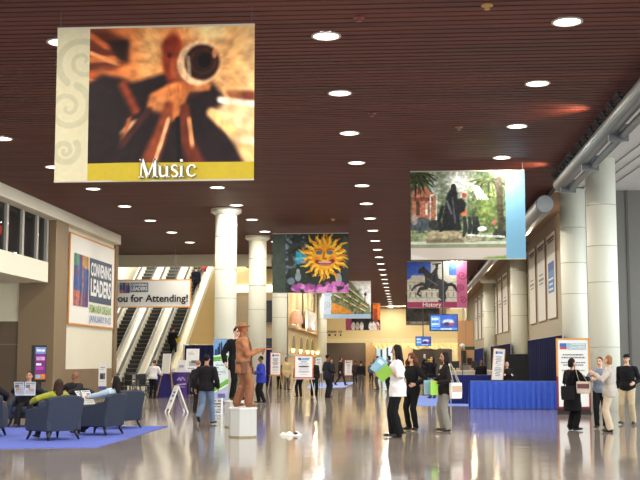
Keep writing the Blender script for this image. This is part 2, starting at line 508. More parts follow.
        if top.get('collar'):
            n = MB(); n.tube([sp(.515), sp(.56)], [(.075 * s, .072 * s), (.062 * s, .06 * s)], 14, hint=X)
            pend('collar', n, cloth(top['collar']), root, .012)
    if bottom:
        o = bottom.get('off', .014) * s; t = MB()
        if bottom.get('kind') == 'skirt':
            hz = bottom.get('hem', -.5)
            t.tube([sp(.10), sp(0), sp(-.15), sp(hz)], [(.15 * s * wide + o, .11 * s + o), (.18 * s * wide + o, .125 * s + o), (.19 * s * wide + o, .14 * s + o), (bottom.get('w', .21) * s, bottom.get('w', .21) * .8 * s)], 18, hint=X)
        else:
            t.tube([sp(.10), sp(.03), sp(-.04), sp(-.10)], [((.15 if sex == 'm' else .142) * s * wide + .008, .106 * s * wide + .008), (.170 * s * wide + .009, .119 * s * wide + .009), (.166 * s * wide + .010, .118 * s * wide + .010), (.09 * s + o, .08 * s + o)], 18, hint=X)
            flr = bottom.get('flare', 0.0)
            for i, (Hh, K, A) in enumerate(LG):
                dn = (A - K).normalized()
                t.tube([Hh + up * .02, Hh - up * .02, Hh.lerp(K, .45), K, K.lerp(A, .45), A + dn * .035 * s],
                       [.092 * s + o, .093 * s + o, .078 * s + o, .058 * s + o + flr * .3, .056 * s + o + flr * .6, .047 * s + o + flr], 12)
        pend(bottom.get('name', 'skirt' if bottom.get('kind') == 'skirt' else 'trousers'), t, bottom.get('mat') or cloth(bottom['c']), root, .012 if lod < 2 else .016, wrinkle(.009, 8, len(label) * .71))
    if shoes:
        for i in (0, 1):
            A = LG[i][2]; f = FD[i]; dnv = V((0, 0, -1)) - f * V((0, 0, -1)).dot(f); dnv.normalize()
            n = MB(); e = .078 * s
            bs = A + dnv * (e - .038 * s)
            n.tube([bs - f * .06 * s, bs - f * .045 * s, bs + f * .03 * s, bs + f * .11 * s, bs + f * .175 * s, bs + f * .195 * s],
                   [(.026 * s, .026 * s), (.036 * s, .043 * s), (.042 * s, .043 * s), (.047 * s, .033 * s), (.038 * s, .022 * s), (.018 * s, .012 * s)], 12, hint=(1, 0, 0))
            n.tube([A - f * .012 * s + dnv * .05 * s, A - f * .012 * s - dnv * .01 * s], [.042 * s, .04 * s], 10)
            sh = n.build('shoe', M(shoes, .35, var=.08), root, smooth=True)
    root['_j'] = 0; del root['_j']
    return dict(root=root, head=hp, HM=HM, hc=hc, hk=hk, AR=AR, LG=LG, sp=sp, X=X, F=F, s=s, up=up, P0=P0)
def world_of(p, v):                # a point of the person's own frame in the world
    r = p['root']
    return Vector(r.location) + Matrix.Rotation(r.rotation_euler.z, 3, 'Z') @ Vector(v)
# ------------------------------------------------------------------ the hall
CEIL = 7.3
CREAM = M((226, 220, 192), .7, var=.04, scale=.6)
CREAM_W = M((232, 228, 210), .7, var=.04, scale=.6)
WARM = M((226, 204, 150), .7, var=.06, scale=.8)  # warm light of the wall lamps is put into this base colour
TAN = M((134, 114, 88), .6, var=.10, scale=1.5)
TAN_D = M((104, 88, 70), .6, var=.10, scale=1.5)
GREY = M((128, 124, 116), .7, var=.06, scale=.8)
GREY_L = M((168, 166, 158), .6, var=.05, scale=1)
DARKBROWN = M((52, 42, 36), .7)
WHITE = M((240, 240, 236), .6, var=.03)
WHITE_S = M((244, 244, 242), .35, var=.02)
BLACK = M((20, 20, 22), .4, var=.05)
BLACK_M = M((28, 28, 30), .7, var=.05)
STEEL = M((150, 152, 155), .35, metal=.8, var=.05)
ORANGE = M((222, 150, 62), .5, var=.06)
NAVY = cloth((30, 36, 92)); NAVY_D = cloth((24, 28, 62)); BLUE = cloth((72, 106, 216))
WOODL = M((178, 134, 82), .5, var=.2, scale=9)

def floor_material():
    m = bpy.data.materials.new('polished_terrazzo'); m.use_nodes = True
    nt = m.node_tree; b = nt.nodes['Principled BSDF']; N = nt.nodes.new; Lk = nt.links.new
    tc = N('ShaderNodeTexCoord')
    br = N('ShaderNodeTexBrick'); br.offset = 0.0
    br.inputs['Color1'].default_value = (*lin((158, 147, 138)), 1); br.inputs['Color2'].default_value = (*lin((145, 134, 127)), 1)
    br.inputs['Mortar'].default_value = (*lin((128, 116, 108)), 1)
    br.inputs['Scale'].default_value = 1.0; br.inputs['Mortar Size'].default_value = .012
    br.inputs['Brick Width'].default_value = 1.2; br.inputs['Row Height'].default_value = 1.2
    Lk(tc.outputs['Object'], br.inputs['Vector'])
    n1 = N('ShaderNodeTexNoise'); n1.inputs['Scale'].default_value = .35; n1.inputs['Detail'].default_value = 5
    n2 = N('ShaderNodeTexNoise'); n2.inputs['Scale'].default_value = 40
    Lk(tc.outputs['Object'], n1.inputs['Vector']); Lk(tc.outputs['Object'], n2.inputs['Vector'])
    r1 = N('ShaderNodeMapRange'); r1.inputs['To Min'].default_value = .78; r1.inputs['To Max'].default_value = 1.2
    Lk(n1.outputs['Fac'], r1.inputs['Value'])
    v1 = N('ShaderNodeVectorMath'); v1.operation = 'SCALE'
    Lk(br.outputs['Color'], v1.inputs[0]); Lk(r1.outputs['Result'], v1.inputs['Scale'])
    r2 = N('ShaderNodeMapRange'); r2.inputs['To Min'].default_value = .88; r2.inputs['To Max'].default_value = 1.12
    Lk(n2.outputs['Fac'], r2.inputs['Value'])
    v2 = N('ShaderNodeVectorMath'); v2.operation = 'SCALE'
    Lk(v1.outputs['Vector'], v2.inputs[0]); Lk(r2.outputs['Result'], v2.inputs['Scale'])
    Lk(v2.outputs['Vector'], b.inputs['Base Color'])
    rr = N('ShaderNodeMapRange'); rr.inputs['To Min'].default_value = .05; rr.inputs['To Max'].default_value = .13
    Lk(n1.outputs['Fac'], rr.inputs['Value']); Lk(rr.outputs['Result'], b.inputs['Roughness'])
    b.inputs['Specular IOR Level'].default_value = .62
    n3 = N('ShaderNodeTexNoise'); n3.inputs['Scale'].default_value = 1.6; n3.inputs['Detail'].default_value = 2
    Lk(tc.outputs['Object'], n3.inputs['Vector'])
    bp = N('ShaderNodeBump'); bp.inputs['Strength'].default_value = .10; bp.inputs['Distance'].default_value = .02
    Lk(n3.outputs['Fac'], bp.inputs['Height']); Lk(bp.outputs['Normal'], b.inputs['Normal'])
    return m
def slat_material():
    m = bpy.data.materials.new('brown_slats'); m.use_nodes = True
    nt = m.node_tree; b = nt.nodes['Principled BSDF']; N = nt.nodes.new; Lk = nt.links.new
    tc = N('ShaderNodeTexCoord'); mp = N('ShaderNodeMapping'); mp.inputs['Scale'].default_value = (.25, 4.5, 1)
    Lk(tc.outputs['Object'], mp.inputs['Vector'])
    n1 = N('ShaderNodeTexNoise'); n1.inputs['Scale'].default_value = 1; n1.inputs['Detail'].default_value = 4
    Lk(mp.outputs['Vector'], n1.inputs['Vector'])
    cr = N('ShaderNodeValToRGB')
    cr.color_ramp.elements[0].position = .25; cr.color_ramp.elements[0].color = (*lin((64, 26, 19)), 1)
    cr.color_ramp.elements[1].position = .75; cr.color_ramp.elements[1].color = (*lin((108, 49, 34)), 1)
    Lk(n1.outputs['Fac'], cr.inputs['Fac']); Lk(cr.outputs['Color'], b.inputs['Base Color'])
    b.inputs['Roughness'].default_value = .6
    return m
SLAT = slat_material()
VOID = M((14, 9, 8), .9)

mb = MB(); mb.box(-40, 20, 4, 150, -.2, 0); struct('floor', mb, floor_material())
# slatted ceiling: planks across the hall with gaps, dark void above
mb = MB()
y = 9.0
while y < 136:
    mb.box((-24 if y > 51.5 else -13.1) if y < 61 else (-7.4 if y < 99 else -9.7), 5.1, y, y + .19, CEIL, CEIL + .06); y += .25
mb.cur = 1
mb.box(-24, 5.1, 8.8, 61, CEIL + .10, CEIL + .16); mb.box(-9.9, 5.1, 61, 136.5, CEIL + .10, CEIL + .16)
struct('ceiling', mb, [SLAT, VOID])
mb = MB(); mb.box(-7.4, 5.1, 119.9, 120.2, CEIL - .10, CEIL - .003); struct('trim_1', mb, CREAM)

# left side: fascia, windows over the parapet, stone pier, cream wall
mb = MB(); mb.box(-13.7, -13.05, 9, 51.3, 6.86, 7.29); struct('trim_2', mb, CREAM_W)
mb = MB(); mb.box(-14.2, -13.4, 9, 41.75, 4.45, 5.21); struct('wall_left_parapet', mb, CREAM_W)
mb = MB(); mb.box(-30, -14.2, 9, 42.0, 4.45, 4.58); struct('ceiling_lounge', mb, CREAM_W)
gl = bpy.data.materials.new('dark_glass'); gl.use_nodes = True
_b = gl.node_tree.nodes['Principled BSDF']; _b.inputs['Base Color'].default_value = (.25, .25, .25, 1); _b.inputs['Roughness'].default_value = .03
_b.inputs['Transmission Weight'].default_value = .9; _b.inputs['IOR'].default_value = 1.1
win = MB()
ys = [Yat(q, -13.45, 245) for q in (47.5, 37.5, 23, 7)]; ys += [ys[-1] - 1.6 * k for k in range(1, 17)]
for yy in ys: win.box(-13.62, -13.45, yy - .10, yy + .10, 5.21, 6.86)
w1 = struct('window_1', win, M((170, 168, 160), .5))
g = MB(); g.box(-13.56, -13.54, 9, 41.6, 5.21, 6.86); g.build('pane', gl, w1)
mb = MB(); mb.box(-20.2, -20, 9, 42, 4.6, 7.3); mb.box(-20, -13.7, 41.8, 41.98, 4.6, 7.2); mb.box(-20, -13.7, 9, 42, 7.2, 7.3)
struct('wall_gallery', mb, M((58, 44, 36), .7))
mb = MB()
mb.box(Xat(18, 42, 330), -13.2, 42.0, 43.6, 0, 6.86)
mb.cur = 1; mb.box(-30, Xat(18, 42, 330), 42.1, 43.6, 3.0, 4.45)
mb.cur = 2; mb.box(-30, Xat(18, 42, 330), 42.1, 43.6, 0, 3.0); mb.cur = 0; mb.box(-30, Xat(17, 42, 330), 42.05, 42.1, 2.10, 2.15)
struct('wall_left_pier', mb, [TAN, CREAM, TAN_D])
mb = MB(); mb.box(-13.7, -13.4, 43.6, 51.4, 1.17, 6.86); mb.cur = 1; mb.box(-13.7, -13.36, 43.6, 51.4, 0, 1.17)
mb.box(-13.75, -13.3, 51.4, 51.9, 0, 6.86)
struct('wall_left', mb, [CREAM_W, TAN])
s_ = MB(); s_.box(-.5, .5, -.04, .04, -.16, .16)
t = thing('exit_sign', 'small glowing red sign inside the dark upper window at the left edge', 'sign', (-15.4, 41.4, 6.42))
s_.build('sign_box', M((255, 70, 40), .5, emit=2.2), t)
# bulkhead closing the slatted ceiling before the escalators
mb = MB(); mb.box(-24, -7.2, 61.0, 61.5, 6.66, 7.4); struct('wall_bulkhead', mb, CREAM)
mb = MB(); mb.box(-24, -7.4, 61.5, 90, 12, 12.2); struct('ceiling_atrium', mb, CREAM_W)
mb = MB(); mb.box(-24.2, -24, 52, 90, 0, 12.2); struct('wall_atrium_left', mb, CREAM_W)
mb = MB(); mb.box(-24, -7.4, 90, 90.2, 0, 12.2); struct('wall_atrium_back', mb, CREAM_W)
mb = MB(); mb.box(-24, -11.4, 73.6, 90, 7.35, 7.6); struct('floor_upper', mb, GREY_L)
mb = MB(); mb.box(-24, -17.4, 59, 74, 0, 7.6); struct('wall_stair_left', mb, CREAM_W)
# wall facing us between the escalators and the colonnade
mb = MB(); mb.box(-11.3, -7.4, 72, 72.3, 0, 5.9); mb.cur = 1; mb.box(-11.3, -7.4, 72, 72.3, 6.35, 12)
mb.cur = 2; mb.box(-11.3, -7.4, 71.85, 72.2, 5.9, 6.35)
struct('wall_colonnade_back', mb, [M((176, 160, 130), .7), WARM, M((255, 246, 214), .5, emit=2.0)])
x0, x1 = Xat(264.5, 71.9), Xat(273, 71.9)
for n_, (ya, yb) in enumerate(((300, 322), (338, 372))):
    mb = MB(); z0, z1 = Zat(yb, 71.9), Zat(ya, 71.9)
    mb.box(x0 - .05, x1 + .05, 71.86, 71.99, z0 - .05, z1 + .05)
    o = struct('window_%d' % (n_ + 2), mb, GREY_L)
    p_ = MB(); p_.box(x0, x1, 71.82, 71.859, z0, z1); p_.build('pane', M((44, 42, 44), .2), o)
# arcaded left wall
AX = -7.4; FY_ = 126.4
mb = MB(); mb.box(AX - .3, AX, 72, 99, 0, 12); struct('wall_arcade', mb, WARM)
mb = MB(); mb.box(AX - .05, AX + .35, 72.4, 99, 3.62, 3.8); struct('trim_3', mb, M((214, 180, 140), .7))
mb = MB(); mb.box(AX - .05, AX + .10, 72.4, 99, 1.86, 1.98); struct('trim_4', mb, CREAM)
mb = MB(); mb.box(-10.0, AX, 98.7, 99, 0, 7.3); mb.box(-10.0, -9.7, 99, FY_, 0, 7.3); struct('wall_pilaster', mb, CREAM)
for i, px in enumerate((293.2, 300.8, 307.0, 312.0)):
    Y = Yat(px, AX); w = 1.02 if i == 0 else 1.15
    poly = [(Y - w, 2.0), (Y + w, 2.0)] + [(Y + w * math.cos(a), 2.55 + .66 * math.sin(a)) for a in [PI * k / 14 for k in range(15)]]
    m1 = MB(); m1.prism([(Y + (p - Y) * 1.15, q if q < 2.2 else 2.0 + (q - 2.0) * 1.09) for p, q in poly], AX - .01, AX + .035, 'x')
    o = struct('window_%d' % (i + 4), m1, M((250, 236, 190), .7))
    m2 = MB(); m2.prism(poly, AX + .036, AX + .05, 'x'); m2.build('pane', M((134, 122, 62), .35), o)
for i, px in enumerate((302.5, 314.0)):     # dark slots in the upper wall
    Y = Yat(px, AX)
    m1 = MB(); m1.box(AX - .01, AX + .03, Y - .25, Y + .25, 3.85, 7.0); struct('trim_%d' % (i + 5), m1, M((70, 58, 44), .7))
for i, px in enumerate((289.5, 297.2, 304.2, 309.6, 314.2)):
    Y = Yat(px, AX); t = thing('wall_sconce', '%s glowing wall sconce from the left on the arcaded yellow wall' % ('first', 'second', 'third', 'fourth', 'fifth')[i], 'wall lamp', (AX + .11, Y, 2.02), 0, 'sconces on the arcade')
    m = MB(); m.box(-.06, .0, -.06, .06, -.1, .12); m.build('bracket', M((150, 120, 70), .4), t)
    m = MB(); m.lathe([(.05, .0), (.10, .08), (.13, .26), (.03, .27)], (.13, 0, 0), 12); m.build('lamp_shade', M((255, 228, 160), .5, emit=3.0), t)
Y = 73.6; t = thing('parade_umbrella', 'salmon dome shaped umbrella on the ledge of the arcaded wall', 'umbrella', (AX + .42, Y, 3.8))
m = MB(); m.lathe([(.02, 1.05), (.25, .95), (.36, .75), (.43, .45), (.45, .12), (.43, .12)], (0, 0, 0), 16); m.build('canopy', M((232, 184, 156), .7), t); m = MB(); m.tube([(0, 0, 0), (0, 0, 1.1)], .02, 8); m.build('shaft', WOODL, t)
t = thing('wall_cloth', 'white patterned cloth hung over the ledge beside the salmon umbrella', 'cloth', (AX + .36, 86, 3.4), PI / 2)
c = Canvas(50, 40, (236, 232, 226)); c.mix((c.noisef(8, 4) > .58) * .4, (206, 196, 190)); c.rect(0, 1, .9, 1, (226, 200, 170)); c.object('printed_panel', 9.0, 1.45, t, loc=(0, 0, 1.15), wave=.04)
m = MB(); m.bar((-4.5, .03, 1.9), (4.5, .03, 1.9), .04); m.build('rod', WOODL, t)
# far end: header wall, lobby beyond
FY = 126.0
zb = Zat(340.6, FY)
mb = MB(); mb.box(-9.9, 6.6, FY, FY + .4, zb, CEIL - .003); struct('wall_back', mb, M((238, 216, 164), .7, var=.05))
mb = MB(); mb.box(-9.7, 6.6, FY - .3, FY - .003, zb - .25, zb + .25); struct('trim_7', mb, M((240, 226, 180), .7))
mb = MB()
a, b_ = Xat(324, 131), Xat(366, 131)
mb.box(a - 3, b_, 131, 131.3, 0, 5); mb.cur = 1; mb.box(b_, Xat(376, 131), 130, 131.3, 0, 5)
mb.cur = 2; mb.box(Xat(376, 131), 8, 131, 131.3, 0, 5)
struct('wall_lobby_back', mb, [M((84, 70, 58), .7), M((160, 130, 92), .7), M((196, 172, 128), .7)])
mb = MB(); mb.box(a - 3, 8, FY + .4, 131.3, 5, 5.2); struct('ceiling_lobby', mb, M((200, 182, 140), .7))
for i, px in enumerate((378.5, 384.5, 390.5)):
    x = Xat(px, 130.9); mb = MB(); mb.box(x - .32, x + .32, 130.9, 130.99, .05, 3.3); mb.box(x - .32, x + .32, 130.84, 130.9, .9, 1.0)
    o = struct('door_%d' % (i + 1), mb, M((40, 44, 52), .4))
    p_ = MB(); p_.box(x - .24, x + .24, 130.8, 130.84, .15, 3.2); p_.build('pane', M((176, 205, 228), .2, emit=.5), o)
x0, x1 = Xat(413, 130.9), Xat(452, 130.9)
mb = MB(); mb.box(x0, x1, 130.7, 130.95, .02, 2.9); o = struct('door_4', mb, M((46, 38, 34), .5))
p_ = MB(); p_.box((x0 + x1) / 2 - .03, (x0 + x1) / 2 + .03, 130.66, 130.7, .1, 2.8); p_.build('door_gap', BLACK, o)

# right side: poster wall, wall facing us, white soffit
RX = 6.5
mb = MB(); mb.box(RX, RX + .4, 41.6, FY + .4, 0, 8.2); struct('wall_right', mb, M((176, 166, 144), .7, var=.05))
mb = MB(); mb.box(RX, 13, 41.3, 41.6, 0, 7.66)
mb.cur = 1
for px in (619.5, 631): mb.box(Xat(px, 41.3) - .04, Xat(px, 41.3) + .04, 41.27, 41.3, 0, 7.66)
struct('wall_right_front', mb, [M((122, 120, 114), .7, var=.06), M((92, 90, 86), .7)])
mb = MB(); mb.box(5.1, 13, 9, 41.6, 7.66, 7.8); mb.cur = 1
for px in (604, 618, 633): mb.bar((Xat(px, 36, 150) + .9, 20, 7.655), (Xat(px, 36, 150), 41, 7.655), .05, .02)
struct('ceiling_right', mb, [M((226, 228, 226), .7), GREY_L])
mb = MB(); mb.box(5.0, 5.12, 9, 120, 7.2, 7.8); struct('trim_8', mb, DARKBROWN)
mb = MB(); mb.box(5.1, 6.5, 41.6, 120, 7.66, 7.8); struct('ceiling_right_strip', mb, M((150, 120, 96), .7))

# columns
def column(x, y, r, z1, label, group, capital):
    t = thing('column', label, 'column', (x, y, 0), 0, group)
    m = MB(); m.lathe([(r, 0), (r, z1)], n=32); sh = m.build('shaft', COLM, t, smooth=False)
    for p in sh.data.polygons: p.use_smooth = len(p.vertices) == 4
    for z in (1.9, 3.85, 4.95, 6.2):
        if z < z1 - .4:
            j = MB(); j.lathe([(r + .004, z), (r + .004, z + .022)], n=32); j.build('joint', M((176, 176, 160), .7), t, smooth=False)
    if capital:
        c = MB(); c.lathe([(r, z1 - .24), (r * 1.12, z1 - .22), (r * 1.3, z1 - .15), (r * 1.42, z1 - .14), (r * 1.42, z1 - .005)], n=32); c.build('capital', COLM, t)
    return t
COLM = M((234, 235, 218), .45, var=.03, scale=.5)
Lx = -6.86
for px, Y, lab in ((225, 42.6, 'round cream column with wide capital behind the copper performer'), (257, 52.0, 'round cream column with wide capital, between the copper performer and the sun banner'),
                   (279.5, 61.6, 'round cream column rising behind the lower edge of the sun banner'), (321.8, 94, 'farthest round cream column on the left, under the street banner')):
    column(Xat(px, Y), Y, .415, CEIL - .005, lab, 'columns along the left side', True)
for px, Y, z1, lab in ((605, 34.8, 7.655, 'broad pale column nearest on the right, in front of the grey wall'), (576, 40.7, 7.6, 'broad pale column just left of the nearest one, behind the tall orange framed board'),
                   (520.5, 60.1, 7.2, 'yellowish pale column behind the leaning orange sign and blue table'), (490.7, 80.8, 7.2, 'distant pale column between two groups of wall banners on the right')):
    column(Xat(px, Y), Y, .45, z1, lab, 'columns along the right side', Y > 50)

# recessed downlights and their lamps
LENS = M((255, 250, 238), .4, emit=5, var=0)
TRIMW = M((200, 190, 180), .5)
ldat = bpy.data.lights.new('downlight', 'AREA'); ldat.shape = 'DISK'; ldat.size = .40; ldat.energy = LAMP_W; ldat.color = (1.0, .93, .80); ldat.specular_factor = .15
lamp_of = {}
def downlight_proto():
    t = thing('ceiling_downlight', '', 'ceiling light')
    m = MB(); m.lathe([(.23, 0), (.27, 0), (.27, -.02), (.23, -.02), (.23, 0)], n=20, cap=False); m.build('trim_ring', TRIMW, t)
    m = MB(); m.lathe([(.225, -.012), (.225, .02)], n=20); m.build('lens', LENS, t)
    return t
ORD = ['first', 'second', 'third', 'fourth', 'fifth', 'sixth', 'seventh', 'eighth', 'ninth', 'tenth', 'eleventh', 'twelfth', 'thirteenth', 'fourteenth', 'fifteenth', 'sixteenth',
       'seventeenth', 'eighteenth', 'nineteenth', 'twentieth', 'twenty-first', 'twenty-second', 'twenty-third', 'twenty-fourth', 'twenty-fifth', 'twenty-sixth']
Xrow_skip = lambda X: False
proto = downlight_proto(); first = True
for X, k0, k1, ph, row in ((-1.345, 0, 25, 19.7, 'the long middle row'), (2.84, 0, 22, 19.15, 'the right row, towards the lamp tube'),
                           (-6.2, 0, 20, 19.75, 'the row along the left columns'), (-10.44, 2, 9, 19.75, 'the leftmost row, towards the escalators')):
    for k in range(k0 if Xrow_skip(X) else -3, k1):
        Y = ph + 4.35 * k
        if Y > 134: break
        o = proto if first else copy_tree(proto)
        first = False
        o.location = (X, Y, CEIL - .002)
        o['label'] = ('%s glowing ceiling downlight in %s' % (ORD[k - k0], row)) if k >= k0 else 'ceiling downlight overhead, nearer than any in the photo'; o['group'] = 'ceiling downlights'
        l = bpy.data.objects.new('downlight_lamp', ldat); COL.objects.link(l); l.location = (X, Y, CEIL - .05)
# small fittings between the downlights
for px, py, c, lab in ((487, 5, (190, 150, 80), 'tiny brass ceiling fitting near the top edge'), (359, 17, (120, 50, 40), 'small reddish ceiling plate near the top, right of the first middle downlight'),
                       (372, 113, (120, 60, 44), 'small reddish ceiling plate between the middle and right downlight rows'), (459, 127, (150, 110, 80), 'tiny ceiling fitting above the fountain banner'),
                       (333, 219, (210, 200, 190), 'tiny pale ceiling fitting right above the sun banner')):
    v = ray(px, py); p = EYE + v * ((CEIL - .0 - EYE.z) / v.z)
    t = thing('ceiling_fitting', lab, 'ceiling fitting', (p.x, p.y, CEIL - .002))
    m = MB(); m.lathe([(.10, 0), (.10, -.015), (.04, -.02), (.03, -.06), (.05, -.065), (.05, -.075)], n=12); m.build('plate', M(c, .4), t)

# lamp tube along the right edge of the ceiling
TUBE = M((112, 118, 120), .38, metal=.35, var=.06, scale=2)
def hanger(m, x, y, z): m.bar((x, y, z), (x, y, CEIL + .35), .03)
TX, TZ = 4.78, 6.86
t = thing('lighting_tube', 'long grey lamp tube with two batches of black spotlights, nearest at top right', 'lighting tube', (TX, 0, TZ))
m = MB(); m.tube([(0, 12, 0), (0, 34.6, 0)], .2, 20); m.tube([(.26, 12, -.22), (.26, 34.2, -.22)], .09, 12)
for y in (14, 18, 22, 26, 30, 34): m.box(-.05, .4, y - .05, y + .05, -.34, .05)
m.build('tube', TUBE, t, smooth=False)
m = MB()
for y in (14, 20, 27, 34): m.bar((0, y, .18), (.25, y, CEIL - TZ + .38), .03)
m.build('hanger', STEEL, t)
def spot_row(ys, t):
    for y in ys:
        m = MB(); d = Vector((-.55, .1, .75)).normalized(); a0 = Vector((-.12, y, .1)); m.tube([a0, a0 + d * .12, a0 + d * .13, a0 + d * .22], [.06, .07, .085, .10], 12)
        m.bar((-.05, y, .05), a0 + d * .1, .05)
        m.build('spotlight', BLACK, t)
spot_row([23.9, 24.8, 25.7, 26.6, 27.5, 28.4, 29.3], t); spot_row([30.6, 31.2, 31.8, 32.4, 33.0, 33.6, 34.2], t)
t = thing('lighting_tube', 'short fat grey duct with a round end cap behind the nearer lamp tube', 'lighting tube', (at(545, 204, 38.3).x, 38.3, at(545, 204, 38.3).z))
m = MB(); m.tube([(0, 0, 0), (0, 7.2, 0)], .31, 24); m.build('tube', TUBE, t); m = MB(); m.tube([(0, -.03, 0), (0, -.001, 0)], .28, 24); m.build('end_cap', M((150, 156, 160), .4), t)
m = MB(); m.bar((0, 2, .25), (.2, 2, CEIL + .38 - t.location.z), .04); m.bar((0, 6, .25), (.2, 6, CEIL + .38 - t.location.z), .04); m.build('hanger', STEEL, t)
t = thing('lighting_tube', 'far grey lamp tube with dark spotlights, seen below the fountain banner', 'lighting tube', (TX, 0, TZ))
m = MB(); m.tube([(0, 47, 0), (0, 90, 0)], .2, 16); m.build('tube', TUBE, t)
m = MB()
for y in (50, 60, 70, 80, 88): m.bar((0, y, .18), (.25, y, CEIL - TZ + .38), .03)
m.build('hanger', STEEL, t)
spot_row([50, 51, 52, 53, 54, 58, 59, 60, 61, 66, 67, 68, 69, 76, 77, 78], t)
lt = bpy.data.lights.new('uplight', 'SPOT'); lt.energy = 160; lt.color = (1, .55, .35); lt.spot_size = 1.9; lt.spot_blend = 1; lt.shadow_soft_size = .15
for y in (26, 33.5, 40):
    o = bpy.data.objects.new('spot_glow', lt); COL.objects.link(o); o.location = (4.35, y, 6.95)
    o.rotation_euler = Vector((-.9, .1, .45)).to_track_quat('-Z', 'Y').to_euler()

# escalators
EY0, ESL = 57.6, math.tan(math.radians(30))
def escalator(xc, label):
    t = thing('escalator', label, 'escalator', (xc, EY0, 0), 0, 'escalators')
    run = 13.2; hw = .43
    m = MB(); n = 34; d = run / n
    pts = [(-2.0, 0), (0, .01)]
    for i in range(n): pts += [(i * d, (i + 1) * d * ESL), ((i + 1) * d, (i + 1) * d * ESL)]
    pts += [(run + 2.8, run * ESL), (run + 2.8, run * ESL - .5), (run, run * ESL - .5), (.6, -.0)]
    m.prism(pts, -hw, hw, 'x'); m.build('steps', M((62, 60, 58), .5, var=.15, scale=3), t)
    e = MB()
    for i in range(n): e.box(-hw, hw, i * d - .015, i * d + .03, (i + 1) * d * ESL - .03, (i + 1) * d * ESL + .004)
    e.build('step_edge', M((150, 146, 136), .5), t)
    for sg in (-1, 1):
        xa, xb = (hw, hw + .31) if sg > 0 else (-hw - .31, -hw)
        m = MB(); top = .55
        m.prism([(-1.6, 0), (0, 0), (run, run * ESL - .5), (run + 2.8, run * ESL - .5), (run + 2.8, run * ESL + top), (run, run * ESL + top), (0, top), (-1.6, top)], xa, xb, 'x')
        b = m.build('balustrade', M((240, 234, 212), .4, var=.03, emit=.12), t)  # faint emission puts the light on the deck into the material
        g = MB(); ga, gb = (hw + .03, hw + .06) if sg > 0 else (-hw - .06, -hw - .03)
        g.prism([(-1.5, top), (0, top), (run, run * ESL + top), (run + 2.7, run * ESL + top), (run + 2.7, run * ESL + .80), (run, run * ESL + .80), (0, .80), (-1.5, .80)], ga, gb, 'x')
        g.build('balustrade_panel', M((176, 172, 158), .25), b)
        h = MB(); hx = hw + .045 if sg > 0 else -hw - .045
        h.tube([(hx, -1.6, .5), (hx, -1.75, .65), (hx, -1.5, .82), (hx, 0, .82), (hx, run, run * ESL + .82), (hx, run + 2.7, run * ESL + .82)], [.045, .05, .05, .05, .05, .05], 8)
        h.build('handrail', M((40, 38, 38), .4), t)
    return t
ec = [Xat(170, 62, 345), 0, 0]
EXC = -12.72; EPER = 1.5
esc_c = escalator(EXC, 'escalator nearest the cream slope on the right, with a person in black riding')
escalator(EXC - EPER, 'middle escalator of the three, behind the person in a white shirt')
escalator(EXC - 2 * EPER, 'leftmost escalator, partly cut off by the tan wall end')
# cream slope and tan cladding at the right side of the escalators
mb = MB(); xa = EXC + .47 + .27
run = 13.2
mb.prism([(EY0 - 1.6, 0), (EY0 + run + 1, 0), (EY0 + run + 1, run * ESL + .5), (EY0 + run, run * ESL + .5), (EY0, .5), (EY0 - 1.6, .5)], xa, xa + .12, 'x')
mb.cur = 1
mb.prism([(EY0 - 1.6, .5), (EY0, .5), (EY0 + run, run * ESL + .5), (EY0 + run, run * ESL + .95), (EY0, .95), (EY0 - 1.6, .95)], xa, xa + .30, 'x')
struct('wall_escalator_side', mb, [M((208, 176, 112), .6, var=.06), M((242, 230, 190), .5)])
# ------------------------------------------------------------------ hanging banners
BW, BH, BTOP = 3.3, 2.58, CEIL - .30
WIRE = M((90, 86, 84), .4)
def banner(canvas, X, Y, label, dz=0.0):
    t = thing('hanging_banner', label, 'banner', (X, Y, BTOP - BH + dz), 0, 'hanging picture banners')
    canvas.object('printed_panel', BW, BH, t, loc=(0, 0, BH / 2), wave=.018, gain=1.0)
    for sx in (-1, 1):
        m = MB(); m.tube([(sx * (BW / 2 - .05), 0, BH), (sx * (BW / 2 - .05), 0, CEIL - BTOP + BH + .02 - dz)], .008, 6); m.build('hanging_wire', WIRE, t)
    m = MB(); m.box(-BW / 2, BW / 2, -.012, .012, BH - .02, BH + .012); m.build('top_rail', M((196, 190, 170), .5), t)
    m = MB(); m.box(-BW / 2, BW / 2, -.012, .03, -.012, .012); m.build('bottom_rail', M((186, 180, 160), .5), t)
    return t
def swirl(cv, cu, cvv, r, turns, w, c, al, rot=0, flip=1):
    pts = []
    for i in range(40):
        a = rot + flip * turns * 2 * PI * i / 39; rr = r * (1 - i / 42)
        pts.append((cu + rr * math.cos(a) / cv.asp, cvv + rr * math.sin(a)))
    cv.line(pts, w, c, .4, al)

# Music
c = Canvas(240, 190, (226, 132, 68))
Z = lambda x, y: ((x - 137) / 464, (y - 50) / 372)
P = lambda *a: [Z(*q) for q in a]
u, v = c.u, c.v
c.mix(np.clip(1 - (u - .16) / .30, 0, 1) * .8, (120, 48, 22))
c.mix(np.clip((u - .62) / .3, 0, 1) * .85, (250, 204, 142))
c.mix(np.exp(-(((u - .49) / .07) ** 2 + ((v - .15) / .25) ** 2)) * .8, (250, 190, 118))
c.mix(np.exp(-(((u - .78) / .12) ** 2 + ((v - .02) / .10) ** 2)) * .8, (255, 224, 160))
c.poly(P((215, 60), (260, 60), (310, 88), (308, 140), (280, 150), (235, 150), (215, 170)), (92, 36, 18), 4)
c.line(P((218, 130), (300, 128)), .02, (205, 110, 55), .8); c.line(P((222, 70), (262, 100)), .018, (190, 92, 44), .8)
c.line(P((220, 112), (285, 140)), .014, (226, 140, 80), .8)
c.poly(P((262, 86), (312, 86), (308, 140), (286, 128)), (34, 16, 12), 2)
